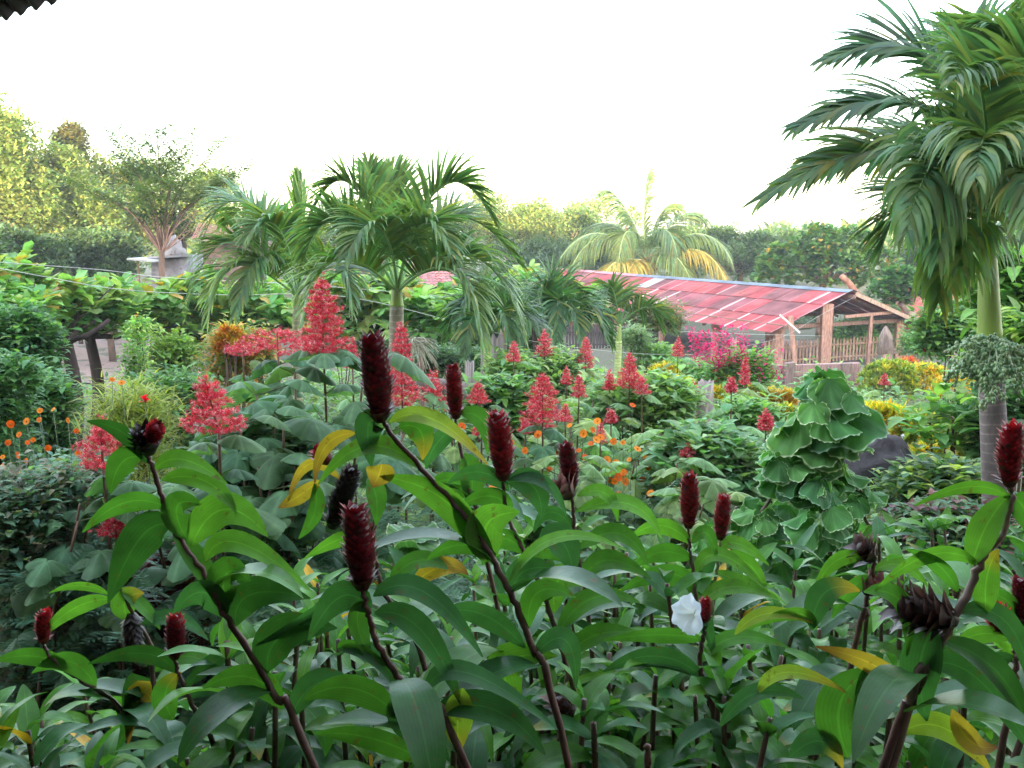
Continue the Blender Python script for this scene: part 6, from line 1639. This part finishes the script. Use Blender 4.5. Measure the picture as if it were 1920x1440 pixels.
# leafy stems without flower: built a few times, then copied through the bed
def leafy_stem(seed, H):
    r = thing('leafy_ginger_stem', 'leafy ginger stem without a flower in the crowded foreground bed', 'plant', (0, 0, 0), 'leafy ginger stems without flowers')
    lean = np.array([U(-.12, .05), U(-.06, .06)]); top = np.array([lean[0] * 2.2, lean[1] * 2.2, H])
    c = curve([(0, 0, 0), (lean[0] * .5, lean[1] * .5, H * .4), (lean[0] * 1.3, lean[1] * 1.3, H * .75), top], 40)
    st = MB(); tube(st, c, np.linspace(.012, .0055, 40), 7, vary((.11, .065, .045), 40, .15)); st.build('stem', M_stem, r)
    n = 31; l = MB(); f = np.concatenate([np.linspace(.30, .97, n - 4), [.985, .99, .995, 1.0]]); idx = (f * 39).astype(int)
    az = np.arange(n) * 2.05 + U(0, 6.28) + U(-.25, .25, n); k = (f > .975)
    el = np.where(k, U(.7, 1.25, n), U(.15, .75, n)); arc = np.where(k, U(.5, 1.5, n), U(1.0, 2.3, n)); el = el + U(-.25, .15, n)
    L = U(.12, .225, n) * np.where(k, .75, 1); W = U(.040, .068, n) * np.where(k, .8, 1)
    c_ = vary(pick([CG1, CG2, CDK, CBL], n, [.35, .25, .15, .25]), n, .18, .06); y = U(0, 1, n) < .012; c_[y] = (.50, .28, .02)
    tipc = c_ * 1.0; tt = U(0, 1, n) < .04; tipc[tt] = (.26, .20, .03)
    leafarcs(l, c[idx], az, el, arc, L, W, c_, 'lance', 10, .30, U(-.35, .35, n), tipc, .10, .7)
    l.build('foliage', M_gloss, r)
    return r
HS = (1.4, 1.6, 1.8, 2.0, 2.2)
protos = [[leafy_stem(i * 10 + j, h) for j in range(4)] for i, h in enumerate(HS)]
def place_fill():
    rr = random.Random(21); used = set(); cnt = 0
    zones = [(1000, 1340, 3.0, 4.3, 1000, 1060, 14, 'behind the pair of crimson spikes'), (1340, 1690, 3.0, 4.0, 1120, 1160, 10, 'directly under the white-edged shrub'), (1690, 1960, 3.0, 4.3, 1000, 1060, 10, 'beyond the big sideways brown head at the right'),
             (560, 1000, 3.0, 4.2, 1060, 1130, 16, 'behind the slanting stem of the tallest dark spike'), (1050, 1500, 2.2, 3.0, 1050, 1150, 17, 'around the open white blossom'), (1500, 1960, 2.2, 3.0, 1060, 1160, 15, 'in front of the ringed palm trunk'),
             (480, 1050, 2.2, 3.0, 1120, 1230, 18, 'between the two long slanting stems left of the middle'), (0, 480, 2.2, 3.2, 1300, 1380, 7, 'beside the dark bare patch at the lower left'),
             (400, 1150, 1.6, 2.2, 1200, 1320, 24, 'below the lowest large dark spike'), (1150, 1960, 1.6, 2.2, 1190, 1310, 28, 'below the open white blossom'), (-60, 420, 1.6, 2.2, 1350, 1430, 10, 'at the left edge below the small bright spike'),
             (-60, 900, 1.25, 1.6, 1350, 1450, 22, 'along the bottom edge, left half'), (900, 1960, 1.25, 1.6, 1350, 1450, 24, 'along the bottom edge, right half')]
    for x0, x1, y0, y1, t0, t1, n, where in zones:
        for i in range(n):
            px = x0 + (x1 - x0) * (i + rr.uniform(.1, .9)) / n; Y = rr.uniform(y0, y1); ty = rr.uniform(t0, t1)
            x, _, z = P(px, ty, Y); s_ = rr.uniform(.70, .82) if Y < 1.6 else rr.uniform(.88, 1.0) if Y < 2.2 else rr.uniform(.95, 1.05); k = int(np.searchsorted(HS, z / s_)); k = min(k, 4); j = rr.randrange(4)
            pr = protos[k][j]; o = pr if (k, j) not in used else dup(pr, (0, 0, 0)); used.add((k, j))
            az = rr.uniform(0, 6.28); o.rotation_euler = (0, 0, az); o.scale = (s_, s_, s_)
            o.location = (x, Y, min(z - HS[k] * s_, 0.02)); o['label'] = 'leafy flowerless ginger stem ' + where; o['group'] = 'leafy ginger stems ' + where; cnt += 1
    for k in range(len(HS)):
        for j in range(4):
            if (k, j) not in used:
                for ch in list(protos[k][j].children): bpy.data.objects.remove(ch)
                bpy.data.objects.remove(protos[k][j])
place_fill()

# ------------------------------------------------------------------ wooded rise closing the view
def far_wood():
    m = MB(); n = 16000; px = U(-250, 2200, n); Y = U(88, 150, n); top = 438 + 12 * np.sin(px * .011) + 8 * np.sin(px * .037 + 1) + 5 * np.sin(px * .09)
    x = (px - 960) / FPX * Y; zt = EYE + (435 - top) / FPX * Y; z0 = GZ(Y); z = z0 + (zt - z0) * U(0, 1, n) ** .5
    p = np.stack([x, Y, z], 1)
    leafarcs(m, p, U(0, 6.28, n), U(-.2, 1.2, n), U(0, 1, n), U(.8, 1.6, n), U(.5, .9, n), vary(pick([(.07, .12, .04), (.09, .14, .045), (.13, .16, .05)], n), n, .3), 'ovate', 3, .2)
    tag(m.build('woodland', M_far), kind='stuff', cat='woodland', label='distant low woodland along the horizon behind the nearer trees')
far_wood()

def air():
    m, nt, N, L = new_mat('air')
    out = N('ShaderNodeOutputMaterial'); v = N('ShaderNodeVolumePrincipled')
    v.inputs['Color'].default_value = (.92, .95, 1, 1); v.inputs['Density'].default_value = .0009; v.inputs['Anisotropy'].default_value = .2
    L(v.outputs[0], out.inputs['Volume'])
    mb = MB(); box(mb, (0, 70, 8.0), (420, 190, 25.5), None, (1, 1, 1)); o = mb.build('haze', m, smooth=False)
    tag(o, kind='stuff')
air()
